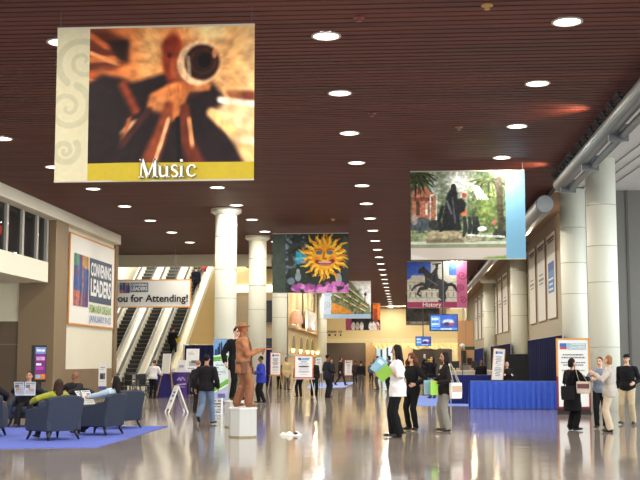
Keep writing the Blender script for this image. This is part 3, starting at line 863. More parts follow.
c.ell(*Z(228, 178), .035, .065, (196, 84, 34), .5); c.line(P((216, 175), (240, 182)), .008, (240, 150, 90))
c.poly(P((213, 190), (255, 165), (300, 176), (320, 186), (392, 164), (430, 176), (500, 186), (540, 236), (536, 256), (506, 256), (535, 300), (575, 378), (213, 378)), (30, 18, 20), 3)
c.poly(P((540, 226), (600, 240), (600, 330), (560, 330), (500, 262)), (252, 206, 150), 5)
c.poly(P((530, 206), (600, 210), (600, 232), (545, 236)), (110, 52, 34), 2)
c.line(P((520, 228), (600, 240)), .02, (255, 236, 214), .9); c.line(P((500, 258), (600, 352)), .03, (250, 190, 120), .9); c.line(P((560, 320), (600, 326)), .018, (255, 230, 190), .9)
c.line(P((300, 190), (330, 250)), .025, (150, 60, 30), .9); c.line(P((306, 300), (328, 280)), .02, (230, 170, 120), .9); c.line(P((316, 270), (300, 330)), .012, (170, 90, 50), .8)
c.ell(*Z(412, 128), .052, .155, (150, 52, 26), .35); c.ell(*Z(420, 150), .03, .07, (196, 84, 44), .5); c.ell(*Z(408, 100), .045, .06, (120, 38, 20), .5)
c.ell(*Z(404, 122), .012, .018, (70, 22, 14), .8); c.ell(*Z(426, 122), .012, .018, (70, 22, 14), .8)
c.poly(P((360, 214), (400, 190), (450, 178), (500, 190), (496, 206), (450, 208), (430, 262), (408, 280), (404, 230), (372, 250), (356, 246)), (222, 126, 64), 2)
for k in range(3): c.line(P((404 + 20 * k, 192), (408 + 18 * k, 216 - 4 * k)), .005, (176, 86, 44), .9, .6)
c.ell(*Z(386, 236), .05, .05, (230, 140, 76), .8); c.ell(*Z(470, 192), .04, .04, (236, 150, 90), .8); c.line(P((300, 330), (360, 250)), .02, (60, 30, 26), .9)
c.line(P((404, 240), (388, 300), (360, 378)), [.03, .04, .05], (140, 62, 34), .8); c.line(P((404, 270), (384, 340), (372, 378)), .012, (236, 170, 120), .9)
c.line(P((440, 246), (444, 320), (470, 378)), [.03, .04, .05], (104, 42, 26), .8); c.line(P((450, 272), (458, 330)), .014, (226, 150, 96), .9); c.line(P((424, 270), (430, 378)), .012, (12, 8, 10), .8)
c.ell(*Z(452, 150), .085, .16, (150, 74, 40), .6, al=.7); c.ell(*Z(548, 120), .05, .3, (240, 170, 100), .9, al=.6); c.ell(*Z(470, 142), .105, .14, (246, 196, 146), .12); c.ell(*Z(478, 140), .085, .112, (44, 22, 16), .18)
c.ring(*Z(480, 138), .075, .012, (122, 70, 40), .25); c.ell(*Z(484, 136), .03, .045, (14, 8, 8), .3); c.line(P((446, 128), (450, 168)), .012, (255, 226, 190), .9, .5)
c.ell(*Z(506, 120), .012, .03, (206, 130, 80), .5)
c.grain(26, .28, 3); c.grain(8, .14, 5)
# zoom blur away from the bell
acc = c.a.copy(); ccx, ccy = .68, .3
for s_ in (1.015, 1.03, 1.045, 1.06, 1.075):
    xi = np.clip(((ccx + (c.u - ccx) / s_) * c.W).astype(int), 0, c.W - 1); yi = np.clip(((ccy + (c.v - ccy) / s_) * c.H).astype(int), 0, c.H - 1)
    acc += c.a[yi, xi]
c.a = acc / 6
keep = c.a.copy(); c.rect(0, .165, 0, 1, (206, 196, 162)); c.rect(.165, 1, .885, 1, (196, 172, 48))
for cu, cvv, r, rot, flp in ((.135, .22, .17, 2.2, 1), (.06, .52, .155, -1.2, 1), (.05, .80, .09, -.6, 1)):
    swirl(c, cu, cvv, r, 1.7, [.022 - .0003 * i for i in range(40)], (184, 178, 148), .85, rot, flp)
pm = (c.u >= .165) & (c.v < .885); c.a[pm] = keep[pm]; gm = (c.u >= .165) & (c.v >= .885); c.a[gm] = (190, 166, 46); c.grain(40, .03, 9)
mus = banner(c, Xat(154.5, 17.95, 100), 17.95, 'large banner reading Music with a trumpet player, nearest at upper left')
# hand drawn roman capitals for the word Music
def ribbon(mb, pts, ws, y=0):
    L = []
    for i, p in enumerate(pts):
        a = Vector(pts[max(i - 1, 0)]); b = Vector(pts[min(i + 1, len(pts) - 1)]); t = (b - a).normalized(); n = Vector((-t.y, t.x)); q = Vector(p)
        w = ws[i] if isinstance(ws, (list, tuple)) else ws
        L.append((q + n * w / 2, q - n * w / 2))
    for (a, b), (c_, d) in zip(L, L[1:]): mb.quad((a.x, y, a.y), (c_.x, y, c_.y), (d.x, y, d.y), (b.x, y, b.y))
def music_word(mb, y):
    T, t = .17, .07
    ribbon(mb, [(.12, 0), (.16, 1)], t, y); ribbon(mb, [(.16, 1), (.50, .02)], T, y); ribbon(mb, [(.50, .02), (.86, 1)], t, y); ribbon(mb, [(.88, 0), (.86, 1)], T, y)
    for a, b in ((0, .26), (.74, 1.04)): ribbon(mb, [(a, .03), (b, .03)], .06, y)
    for a, b in ((.02, .2), (.8, 1.0)): ribbon(mb, [(a, .97), (b, .97)], .06, y)
    x = 1.16
    ribbon(mb, [(x, .66), (x, .2), (x + .06, .08), (x + .18, .05), (x + .32, .14)], [.13, .13, .13, .10, .06], y); ribbon(mb, [(x + .38, .66), (x + .38, .03)], .13, y)
    for a, b, h in ((-.12, .06, .64), (.26, .44, .64), (.34, .52, .03)): ribbon(mb, [(x + a, h), (x + b, h)], .05, y)
    x = 1.76
    ribbon(mb, [(x + .36, .55), (x + .28, .64), (x + .14, .65), (x + .05, .55), (x + .08, .43), (x + .28, .30), (x + .36, .18), (x + .28, .05), (x + .12, .03), (x + .02, .14)], [.04, .06, .09, .12, .13, .14, .13, .10, .07, .04], y)
    x = 2.32
    ribbon(mb, [(x, .66), (x, .02)], .13, y); ribbon(mb, [(x - .12, .64), (x + .06, .64)], .05, y); ribbon(mb, [(x - .13, .03), (x + .14, .03)], .05, y)
    ribbon(mb, [(x - .07, .90), (x + .07, .90)], .13, y)
    x = 2.62
    ribbon(mb, [(x + .46, .50), (x + .36, .63), (x + .2, .65), (x + .07, .52), (x + .03, .34), (x + .09, .14), (x + .24, .05), (x + .40, .09), (x + .48, .18)], [.10, .09, .07, .12, .14, .13, .09, .07, .03], y)
for nm, col, dx, dz, yy in (('lettering_shadow', (96, 90, 70), .02, -.02, -.045), ('lettering', (240, 238, 226), 0, 0, -.055)):
    m = MB(); music_word(m, 0); k = .305
    m.v = [(p[0] * k * .99 - .23 + dx, yy, p[2] * k + .045 + dz) for p in m.v]
    m.build(nm, M(col, .5, var=.02), mus)

# sun face
c = Canvas(130, 102, (52, 58, 56)); Z = lambda x, y: ((x - 50) / 302, (y - 47) / 240); P = lambda *a: [Z(*q) for q in a]
n = c.noisef(14, 4); c.mix(np.clip((n - .5) * 5, 0, 1) * (c.u < .45) * .9, (120, 144, 166)); c.mix(np.clip((c.noisef(10, 8) - .55) * 6, 0, 1) * .6, (28, 34, 36))
c.poly(P((142, 118), (182, 122), (184, 168), (146, 172)), (58, 158, 200), 1); c.line(P((145, 150), (182, 146)), .02, (96, 200, 210))
c.poly(P((120, 190), (180, 180), (190, 255), (118, 258)), (44, 60, 50), 2)
c.ell(*Z(152, 222), .04, .08, (128, 146, 158)); c.ell(*Z(152, 200), .025, .04, (150, 156, 160)); c.ell(*Z(124, 240), .05, .06, (110, 126, 140)); c.ell(*Z(312, 232), .04, .10, (150, 160, 170)); c.ell(*Z(338, 120), .05, .25, (70, 78, 70))
cx, cy = Z(256, 142)
for lay, (nr, r1, col, w0) in enumerate(((19, .41, (232, 190, 52), .034), (23, .37, (226, 128, 26), .020), (19, .33, (250, 214, 84), .018))):
    for i in range(nr):
        a = 2 * PI * (i + .5 * lay) / nr; k = 1 + .12 * math.sin(i * 2.7)
        if -2.2 < a - PI * 1.5 < -9: continue
        bx = lambda r, da: (cx + r * math.cos(a + da) / c.asp, cy + r * math.sin(a + da))
        c.line([bx(.17, 0), bx(.25 * k, .14), bx(.32 * k, .02), bx(r1 * k, .12)], [w0, w0 * .9, w0 * .6, w0 * .15], col, .4)
c.ell(cx, cy, .205 / c.asp, .225, (238, 172, 44), .1); c.ell(cx - .01, cy + .06, .15 / c.asp, .15, (244, 190, 66), .4)
c.ell(cx - .07, cy - .07, .055 / c.asp, .035, (86, 110, 130), .3); c.ell(cx + .07, cy - .07, .055 / c.asp, .035, (86, 110, 130), .3)
c.line([(cx - .12, cy - .12), (cx - .06, cy - .13), (cx - .03, cy - .10)], .014, (196, 96, 20)); c.line([(cx + .12, cy - .12), (cx + .06, cy - .13), (cx + .03, cy - .10)], .014, (196, 96, 20))
c.line([(cx, cy - .08), (cx - .015, cy + .03), (cx + .02, cy + .035)], .018, (206, 110, 24)); c.ell(cx - .1, cy + .04, .04, .05, (236, 140, 40), .8); c.ell(cx + .1, cy + .04, .04, .05, (236, 140, 40), .8)
c.line([(cx - .10, cy + .08), (cx - .03, cy + .115), (cx + .05, cy + .115), (cx + .11, cy + .07)], .032, (150, 52, 60)); c.line([(cx - .07, cy + .09), (cx + .08, cy + .09)], .010, (236, 226, 214)); c.line([(cx - .05, cy + .125), (cx + .06, cy + .125)], .012, (206, 110, 130))
c.rect(0, .17, 0, 1, (66, 78, 72)); c.grain(24, .12, 2)
rng = random.Random(3)
for i in range(60):
    x, y = 130 + rng.random() * 222, 258 + rng.random() * 28 - (8 if rng.random() < .3 else 0); c.ell(*Z(x, y), .035, .04, rng.choice([(206, 118, 200), (184, 92, 176), (226, 150, 214), (150, 84, 150)]), .5)
banner(c, Xat(310.5, 48.5, 260), 48.5, 'banner with a golden smiling sun face over pink flowers')

# fountain statue
c = Canvas(160, 124, (92, 108, 76)); Z = lambda x, y: ((x - 33) / 367, (y - 33) / 284); P = lambda *a: [Z(*q) for q in a]
c.mix(np.clip((c.noisef(16, 11) - .45) * 4, 0, 1), (54, 70, 46)); c.mix(np.clip((c.noisef(22, 12) - .56) * 6, 0, 1) * .8, (164, 176, 120))
c.mix(np.exp(-(((c.u - .42) / .13) ** 2 + ((c.v - .1) / .22) ** 2)), (232, 236, 234)); c.mix(np.exp(-(((c.u - .2) / .06) ** 2 + ((c.v - .2) / .25) ** 2)) * .7, (206, 214, 210))
c.poly(P((38, 96), (75, 80), (112, 110), (114, 190), (38, 190)), (176, 112, 86), 1); c.rect(.02, .2, .30, .34, (120, 70, 54)); c.rect(.05, .08, .34, .5, (90, 60, 50)); c.rect(.13, .15, .36, .5, (220, 206, 190))
for x0, y0 in ((60, 40), (50, 60), (285, 60)):
    for k in range(11):
        a = PI * (.05 + .09 * k); L = 55 + 8 * (k % 3); c.line([Z(x0, y0), Z(x0 + .6 * L * math.cos(a), y0 + .25 * L * math.sin(a)), Z(x0 + L * math.cos(a), y0 + .95 * L * math.sin(a))], [.018, .013, .004], (34, 42, 26) if k % 2 else (70, 78, 46))
c.line(P((318, 60), (322, 230)), .035, (62, 54, 46)); c.line(P((200, 140), (204, 170)), .03, (190, 96, 70)); c.ell(*Z(206, 112), .022, .03, (160, 64, 54))
c.mix(np.exp(-(((c.u - .66) / .10) ** 2 + ((c.v - .45) / .22) ** 2)) * .6, (126, 150, 66))
for k in range(5): c.line([Z(190 + 1.5 * k, 80), Z(205, 68 + k), Z(230 + 6 * k, 78 + 2 * k), Z(250 + 8 * k, 125)], .008, (236, 240, 240), .8, .8)
c.line(P((96, 190), (98, 112), (108, 108)), .008, (206, 206, 200)); c.line(P((116, 190), (118, 112)), .007, (206, 206, 200))
c.ell(*Z(66, 205), .10, .08, (74, 84, 90)); c.ell(*Z(46, 190), .03, .06, (150, 140, 132)); c.ell(*Z(112, 208), .06, .06, (56, 60, 58)); c.rect(0, .83, .70, .86, (132, 146, 108)); c.rect(0, .83, .80, .83, (196, 200, 190))
c.poly(P((78, 240), (100, 226), (170, 224), (204, 236), (206, 262), (84, 264)), (168, 158, 128), 1); c.grain(20, .1, 4); c.poly(P((84, 250), (200, 252), (206, 264), (84, 264)), (120, 112, 88), 1); c.ell(*Z(228, 252), .09, .04, (150, 146, 122))
c.poly(P((132, 226), (136, 180), (146, 140), (150, 110), (162, 92), (178, 90), (186, 106), (184, 124), (200, 120), (212, 138), (206, 162), (190, 172), (196, 226)), (30, 32, 36), 1)
c.ell(*Z(196, 146), .035, .075, (24, 26, 30)); c.ell(*Z(172, 88), .025, .05, (34, 36, 40)); c.line(P((150, 130), (164, 170)), .012, (84, 88, 92)); c.line(P((168, 120), (176, 200)), .010, (70, 74, 78)); c.line(P((136, 150), (124, 190), (130, 224)), .02, (36, 38, 40))
for x in (206, 222, 236, 246): c.line(P((x, 190), (x + 3, 214), (x - 3, 242)), [.015, .026, .014], (40, 44, 46)); c.ell(*Z(x, 186), .014, .026, (46, 48, 50))
c.ell(*Z(302, 200), .012, .035, (176, 92, 86)); c.ell(*Z(318, 238), .06, .06, (60, 66, 56)); c.ell(*Z(262, 220), .04, .03, (226, 230, 226)); c.line(P((216, 240), (330, 246)), .012, (206, 210, 204))
c.rect(0, .83, .86, 1, (196, 186, 178)); c.rect(0, .83, .86, .875, (150, 136, 124)); c.poly(P((268, 312), (338, 306), (338, 320), (260, 320)), (112, 150, 60), 1); c.poly(P((33, 300), (33, 320), (100, 318)), (206, 206, 204), 1)
c.grain(40, .38, 6, (c.v < .8)); c.rect(.83, 1, 0, 1, (118, 170, 200)); swirl(c, .90, .25, .10, 1.5, .012, (120, 172, 204), .6); swirl(c, .93, .62, .12, 1.5, .012, (120, 172, 204), .6, 2)
banner(c, Xat(467.5, 32.7, 200), 32.7, 'banner with a park fountain statue and a light blue right edge')

# horse rider
c = Canvas(110, 86, (206, 208, 198)); Z = lambda x, y: ((x - 25) / 190, (y - 325) / 147); P = lambda *a: [Z(*q) for q in a]
c.rect(0, .83, 0, .30, (84, 122, 226)); c.poly(P((25, 325), (50, 330), (60, 360), (40, 366), (25, 390)), (70, 110, 224), 0); c.rect(.70, .83, 0, .26, (70, 112, 226))
c.rect(.0, .83, .30, .88, (212, 210, 200)); c.poly(P((25, 325), (58, 325), (36, 378), (25, 384)), (72, 112, 222)); c.rect(.40, .70, 0, .3, (208, 210, 204))
for vv in (.44, .62, .78): c.rect(0, .83, vv, vv + .012, (150, 150, 140))
for k in range(9): c.rect(.04 + .09 * k, .065 + .09 * k, .50, .60, (140, 140, 136)); c.rect(.04 + .09 * k, .065 + .09 * k, .66, .77, (150, 148, 140))
G = (66, 68, 72)
c.poly(P((60, 352), (72, 344), (80, 340), (82, 346), (100, 362), (118, 376), (140, 384), (152, 392), (156, 408), (148, 424), (150, 444), (142, 450), (132, 432), (124, 414), (104, 412), (90, 408), (82, 396), (82, 374), (76, 362), (62, 364)), G, 0)
c.line(P((90, 402), (70, 396), (50, 404), (40, 416)), [.045, .03, .022, .02], G); c.line(P((86, 408), (66, 412), (58, 428), (66, 434)), [.045, .03, .022, .02], G)
c.line(P((134, 420), (128, 436), (144, 452)), [.06, .03, .02], G); c.line(P((150, 400), (166, 398), (176, 404), (184, 424)), [.03, .035, .03, .012], (48, 50, 54)); c.line(P((140, 444), (134, 452), (126, 450)), .02, G)
c.line(P((116, 380), (114, 360), (120, 346)), [.06, .05, .03], (58, 60, 64)); c.ell(*Z(120, 338), .03, .045, (56, 58, 62)); c.line(P((114, 356), (104, 364), (98, 372)), .018, (58, 60, 64)); c.line(P((112, 374), (108, 396), (102, 404)), .02, (46, 48, 52)); c.line(P((108, 334), (132, 332)), .014, (50, 52, 56))
c.line(P((90, 380), (120, 400)), .012, (110, 112, 112)); c.grain(26, .12, 3)
c.rect(0, 1, .875, 1, (172, 66, 112)); c.rect(.83, 1, 0, 1, (204, 110, 154)); swirl(c, .92, .3, .10, 1.5, .016, (164, 74, 120), .9); swirl(c, .90, .58, .09, 1.5, .016, (164, 74, 120), .9, 2); swirl(c, .93, .84, .08, 1.4, .014, (164, 74, 120), .9, 4)
hb = banner(c, Xat(437, 62.8, 285), 62.8, 'banner reading History with a dark rearing horse statue and pink edge')
text('lettering', 'History', .34, M((236, 226, 222), .5), hb, (-.30, -.05, .17), bold=.006)

# balcony street
c = Canvas(90, 70, (226, 230, 236)); P = lambda *a: [((x - 258) / 185, (y - 248) / 147) for x, y in a]
c.poly(P((290, 290), (318, 270), (345, 248), (365, 248), (440, 350), (443, 380), (290, 380)), (120, 132, 104), 1)
c.mix(np.clip((c.noisef(14, 5) - .5) * 5, 0, 1) * (c.u < .85) * (c.v > .2) * .9, (66, 82, 60)); c.poly(P((290, 330), (340, 350), (380, 376), (290, 376)), (206, 140, 60), 1)
for a, b in (((300, 300), (420, 366)), ((318, 280), (430, 352)), ((340, 262), (436, 340))): c.line(P(a, b), .016, (206, 200, 170)); c.line(P((a[0], a[1] + 8), (b[0], b[1] + 5)), .012, (58, 66, 52))
for x, y in ((330, 320), (360, 330), (390, 345), (345, 296), (372, 310), (400, 330)): c.ell(*P((x, y))[0], .03, .04, (86, 120, 60)); c.ell(*P((x + 6, y + 10))[0], .02, .03, (196, 110, 60))
c.poly(P((395, 250), (443, 250), (443, 340), (430, 330)), (222, 226, 232), 1); c.line(P((420, 300), (420, 330)), .01, (60, 60, 62)); c.ell(*P((422, 300))[0], .03, .05, (70, 70, 70)); c.grain(20, .15, 8)
c.rect(0, .17, 0, 1, (188, 206, 230)); c.rect(0, 1, .885, 1, (160, 186, 222)); swirl(c, .08, .3, .10, 1.5, .016, (160, 182, 214), .9); swirl(c, .09, .65, .11, 1.5, .016, (160, 182, 214), .9, 2)
banner(c, Xat(347, 78, 300), 78.0, 'banner with a street of green balconies and pale blue edges, behind the sun banner')

# far dark banner with orange corner
c = Canvas(60, 48, (34, 34, 36)); c.rect(0, .17, 0, 1, (176, 80, 118)); c.rect(.78, 1, 0, .62, (232, 120, 44)); c.rect(.80, .92, .2, .75, (160, 70, 50)); c.mix(np.clip((c.noisef(10, 3) - .5) * 4, 0, 1) * (c.v < .7) * (c.u > .17) * .5, (66, 64, 66))
for x, col in ((.22, (220, 214, 206)), (.34, (196, 190, 186)), (.46, (236, 230, 224)), (.58, (44, 40, 44)), (.72, (240, 236, 236)), (.82, (226, 206, 210)), (.92, (236, 232, 228))): c.ell(x, .86, .06, .16, col, .4)
c.poly([(.70, 1), (.80, .66), (.90, 1)], (236, 232, 232)); c.poly([(.88, .7), (1, .9), (.9, 1)], (206, 120, 130)); c.grain(20, .2, 8)
banner(c, Xat(363, 108, 317), 108.0, 'farthest dark banner with an orange corner and white figures along its bottom')
c = Canvas(60, 48, (62, 62, 62)); c.mix(np.clip((c.noisef(6, 3) - .45) * 4, 0, 1), (40, 40, 42)); c.rect(0, .83, .88, 1, (110, 104, 98)); c.rect(.83, 1, 0, 1, (150, 130, 110)); c.rect(.1, .5, .9, .96, (150, 146, 140)); c.grain(12, .2, 2)
banner(c, Xat(426, 93, 310), 93.0, 'far dark grey banner hanging just below the horse banner')

# ------------------------------------------------------------------ convention logo
def logo(parent, w, y=-.03, loc=(0, 0)):
    """square of coloured bars and a slate box with the two words; w = width of the whole"""
    h = w * .36; sq = h
    x0, z0 = loc[0] - w / 2, loc[1] - h / 2
    c = Canvas(48, 48, (72, 92, 150))
    c.rect(0, .33, 0, .22, (88, 160, 90)); c.rect(.55, 1, 0, .26, (206, 160, 60)); c.rect(0, .4, .70, 1, (222, 120, 50)); c.rect(.5, 1, .72, 1, (110, 70, 110))
    for k, col in enumerate(((60, 84, 150), (104, 124, 176), (46, 70, 140), (196, 150, 70), (84, 108, 168), (52, 66, 128))): c.line([(.1 + .15 * k, 0), (.16 + .15 * k, .5), (.08 + .15 * k, 1)], .03, col, .5, .85)
    c.mix((c.noisef(8, 3) > .62) * .5, (190, 60, 50)); c.grain(14, .2, 2)
    o = c.object('logo', sq, h, parent, loc=(x0 + sq / 2, y, z0 + h / 2))
    m = MB(); m.box(x0 + sq * 1.08, x0 + w, y, y + .008, z0 + h * .12, z0 + h); m.build('name_box', M((70, 84, 108), .6), parent)
    tw = w - sq * 1.08; cx = x0 + sq * 1.08 + tw / 2
    lw = M((240, 242, 244), .6, var=0)
    a = text('lettering', 'CONVENING', h * .36, lw, parent, (cx, y - .006, z0 + h * .77), bold=h * .012); fit(a, tw * .92)
    a = text('lettering', 'LEADERS', h * .46, lw, parent, (cx, y - .006, z0 + h * .40), bold=h * .016); fit(a, tw * .92)
    return x0 + sq * 1.08, cx, tw, z0, h
def fit(o, w):
    xs = [v.co.x for v in o.data.vertices]
    k = w / max(max(xs) - min(xs), 1e-6)
    o.data.transform(Matrix.Diagonal((k, 1, 1, 1)))
def framed(t, w, h, fr=.03, z0=0, face=WHITE, frame=ORANGE, lower=None, depth=.03, name='sign_face'):
    m = MB(); m.box(-w / 2, w / 2, -depth / 2, depth / 2, z0, z0 + h); m.build(name, face, t)
    m = MB(); d = depth / 2 + .008
    m.box(-w / 2 - fr, w / 2 + fr, -d, d, z0 + h, z0 + h + fr); m.cur = 1 if lower else 0
    m.box(-w / 2 - fr, w / 2 + fr, -d, d, z0 - fr, z0)
    for sx in (-1, 1):
        m.cur = 0; xa, xb = (sx * w / 2, sx * (w / 2 + fr)) if sx > 0 else (-w / 2 - fr, -w / 2)
        zm = z0 + (h * .45 if lower else 0)
        m.box(xa, xb, -d, d, zm, z0 + h)
        if lower: m.cur = 1; m.box(xa, xb, -d, d, z0, zm)
    m.build('frame', [frame, lower or frame], t)
GREYTXT = M((128, 130, 138), .6)
def textlines(t, w, rows, y=-.03, col=None, name='printed_lines', seed=0):
    """small print too fine to read: short dark dashes; rows = (z, height, width fraction)"""
    r = random.Random(seed); m = MB()
    for z, hh, fr in rows:
        x = -w * fr / 2
        while x < w * fr / 2:
            L = r.uniform(.5, 1.6) * hh * 1.6; L = min(L, w * fr / 2 - x)
            if L > hh * .3: m.box(x, x + L, y, y + .01, z - hh / 2, z + hh / 2)
            x += L + hh * .5
    return m.build(name, col or GREYTXT, t)

# wall sign on the left wall (long side runs away from us)
ya, yb = Yat(69.3, -13.34, 280), Yat(113.2, -13.34, 285)
zt, zbm = Zat(234, ya) , 0
zt = at(69.3, 233.5, ya).z; zbm = at(69.3, 322.5, ya).z
t = thing('wall_sign', 'big white Convening Leaders sign in an orange frame on the left wall', 'sign', (-13.33, (ya + yb) / 2, zbm), PI / 2)
W_, H_ = yb - ya, zt - zbm
framed(t, W_, H_, .07)
x0, cx, tw, z0, h = logo(t, W_ * .86, -.04, (.0, H_ * .50))
for o in list(t.children):
    if o.name.split('.')[0] in ('logo',): o.scale.z = 1.0
a = text('lettering', 'PCMA NEW ORLEANS', h * .22, M((126, 170, 70), .6), t, (cx, -.05, z0 - h * .02), bold=.01); fit(a, tw * .98)
a = text('lettering', 'JANUARY 9-12', h * .19, M((130, 156, 196), .6), t, (cx, -.05, z0 - h * .22), bold=.006); fit(a, tw * .98)

# thank you sign
Y = 55.6
xr = Xat(190, Y, 293); zt, zb_ = Zat(280.5, Y, 160), Zat(306.5, Y, 160); xl = xr - 5.5
t = thing('hanging_sign', 'long white hanging sign reading Thank you for Attending! before the escalators', 'sign', ((xl + xr) / 2, Y, zb_))
framed(t, xr - xl, zt - zb_, .06)
logo(t, 1.45, -.04, (Xat(134, Y, 290) - (xl + xr) / 2 , (zt - zb_) * .72))
a = text('lettering', 'Thank you for Attending!', .5, M((30, 30, 34), .6), t, ((xr - xl) / 2 - .08 - 2.6, -.04, (zt - zb_) * .30), bold=.012); fit(a, 5.2)
for sx in (-2, 2):
    m = MB(); m.tube([(sx, 0, zt - zb_), (sx, 0, CEIL - zb_ + .02)], .012, 6); m.build('hanging_wire', WIRE, t)

# tall framed board on the right
def on_floor(px, py): p = fl(px, py); return Vector((p.x, p.y, 0))
p = on_floor(574.3, 414.5); Y = p.y
wb = Xat(591, Y) - Xat(558, Y); hb_ = Zat(338, Y)
t = thing('sign_board', 'tall white board in an orange frame behind the woman in black', 'sign', p)
framed(t, wb - .08, hb_ - .28, .045, .22, WHITE, ORANGE, M((140, 44, 40), .5), .05)
m = MB(); m.box(-wb / 2, wb / 2, -.12, .12, 0, .06); m.box(-wb / 2, wb / 2, -.03, .03, .05, .2); m.build('base', M((44, 20, 22), .5), t)
c = Canvas(40, 30, (52, 104, 180)); c.poly([(0, .4), (.5, .7), (1, .5), (1, 1), (0, 1)], (200, 90, 80)); c.poly([(0, 0), (1, 0), (1, .4), (.4, .6), (0, .4)], (60, 120, 196), 3); c.object('logo', .19, .17, t, loc=(-.27, -.035, hb_ - .24))
m = MB(); m.box(-.15, .36, -.034, -.026, hb_ - .33, hb_ - .15); m.build('name_box', M((120, 176, 200), .6), t)
a = text('lettering', 'CONVENING', .09, WHITE, t, (.105, -.04, hb_ - .19), bold=.003); fit(a, .46)
a = text('lettering', 'LEADERS', .11, WHITE, t, (.105, -.04, hb_ - .275), bold=.004); fit(a, .46)
textlines(t, wb, [(hb_ - .48, .035, .62), (hb_ - .56, .035, .7), (hb_ - .70, .03, .74), (hb_ - .77, .03, .6), (hb_ - .92, .025, .7), (.42, .03, .15)], -.036, seed=4)

# wall banners on the right wall, in groups of three
WOODF = M((160, 124, 90), .6)
def wall_banner(px0, px1, side_label, group, accent):
    Yn, Yf = Yat(px1, 6.42), Yat(px0, 6.42)
    zt, zb_ = at(px1, 361 - .86 * (px1 - 404), Yn).z, at(px1, 361 - .29 * (px1 - 404), Yn).z
    zt = min(zt, 7.05)
    t = thing('wall_banner', side_label, 'wall banner', (6.46, (Yn + Yf) / 2, zb_), -PI / 2, group)
    w, h = (Yf - Yn) * .93, zt - zb_
    framed(t, w, h, .035, 0, M((222, 220, 212), .6, var=.03), WOODF)
    m = MB(); m.box(-w * .4, w * .4, -.03, -.018, h * .93, h * .955); m.box(-w * .3, w * .35, -.03, -.018, h * .90, h * .915); m.build('printed_lines', M((90, 90, 96), .6), t)
    if accent:
        m = MB(); m.box(-w * .32, w * .32, -.03, -.018, h * .30, h * .56); m.cur = 1; m.box(-w * .32, w * .32, -.03, -.018, h * .56, h * .66); m.build('printed_panel', [M((86, 132, 190), .6), M((52, 92, 160), .6)], t)
        textlines(t, w * .6, [(h * .34, .08, .8), (h * .40, .08, .7), (h * .46, .08, .9)], -.034, WHITE, 'panel_lines', 3)
    else:
        textlines(t, w * .7, [(h * .52, .10, .9), (h * .58, .06, .6), (h * .47, .06, .7)], -.03, M((150, 146, 140), .6), seed=int(px0))
pos3 = ['nearest', 'middle', 'farthest']
for (grp, txt), L in ((('a', 'on the right wall beside the broad pale columns'), ((548, 557.3), (538.5, 546.6), (530, 536.6))),
                      (('b', 'between the two slimmer right columns'), ((503.2, 508.6), (498.4, 502.4), (494.2, 497.6))),
                      (('c', 'beyond the far right column'), ((482.2, 485), (478.8, 481.4), (475.4, 478)))):
    for i, (a_, b_) in enumerate(L):
        ac = (grp == 'a' and i == 0)
        wall_banner(a_, b_, '%s tall white banner%s %s' % (pos3[i], ' with blue panel' if ac else '', txt), 'wall banners on the right wall', ac)

# monitors on ceiling poles
def monitor(px, py0, py1, pw, Y, pole_px, label):
    c0 = at(px, (py0 + py1) / 2, Y); w = pw / FPX * Y; h = (py1 - py0) / FPX * Y
    t = thing('ceiling_monitor', label, 'monitor', (c0.x, Y, c0.z), math.radians(8))
    m = MB(); m.box(-w / 2, w / 2, 0, .12, -h / 2, h / 2); m.build('housing', BLACK, t, bevel=.02)
    c = Canvas(48, 28, (40, 96, 210)); c.rect(0, .36, .1, .8, (120, 176, 240)); c.rect(.04, .3, .2, .32, (230, 240, 250)); c.rect(.04, .3, .42, .5, (60, 110, 200)); c.rect(.04, .3, .58, .66, (240, 244, 250)); c.rect(.40, 1, .3, .8, (60, 70, 160))
    c.ell(.66, .45, .22, .18, (206, 214, 236), .5); c.ell(.60, .6, .12, .12, (40, 36, 70), .5); c.ell(.78, .62, .1, .1, (180, 70, 80), .5); c.rect(0, 1, .86, 1, (70, 150, 240)); c.rect(.38, .8, .88, .97, (240, 246, 252)); c.grain(10, .2, 4)
    c.object('screen', w * .93, h * .88, t, SCREEN, (0, -.006, 0))
    m = MB(); m.tube([(0, .14, -h * .2), (0, .14, CEIL - c0.z + .02)], .03, 8); m.box(-.2, .2, .1, .16, -.15, .15); m.build('pole', M((60, 60, 62), .4), t)
monitor(444, 314, 331, 28.5, 40, 442, 'larger lit blue monitor on a ceiling pole under the horse banner')
monitor(423.5, 336.5, 346, 15.5, 74, 424, 'smaller lit monitor farther back, left of the larger one')

# dark letters over the far opening
t = thing('wall_lettering', 'small dark lettering on the cream wall above the far opening', 'lettering', (Xat(333.5, FY - .33), FY - .02, Zat(335.8, FY)))
r = random.Random(5); m = MB(); x = -.78
while x < .85:
    w = r.uniform(.08, .13); m.box(x, x + w * .3, -.02, .0, .32, .56); m.box(x, x + w, -.02, 0, .50, .56); m.box(x + w * .7, x + w, -.02, 0, .32, .5 if r.random() < .5 else .42); x += w + .05
    if abs(x - .35) < .08: x += .2
m.build('letters', M((60, 46, 40), .6), t)
for x in (-.6, -.5, .1, .7): m = MB(); m.box(x, x + .16, -.02, 0, 0, .20); m.build('symbol', M((60, 46, 40), .6), t)
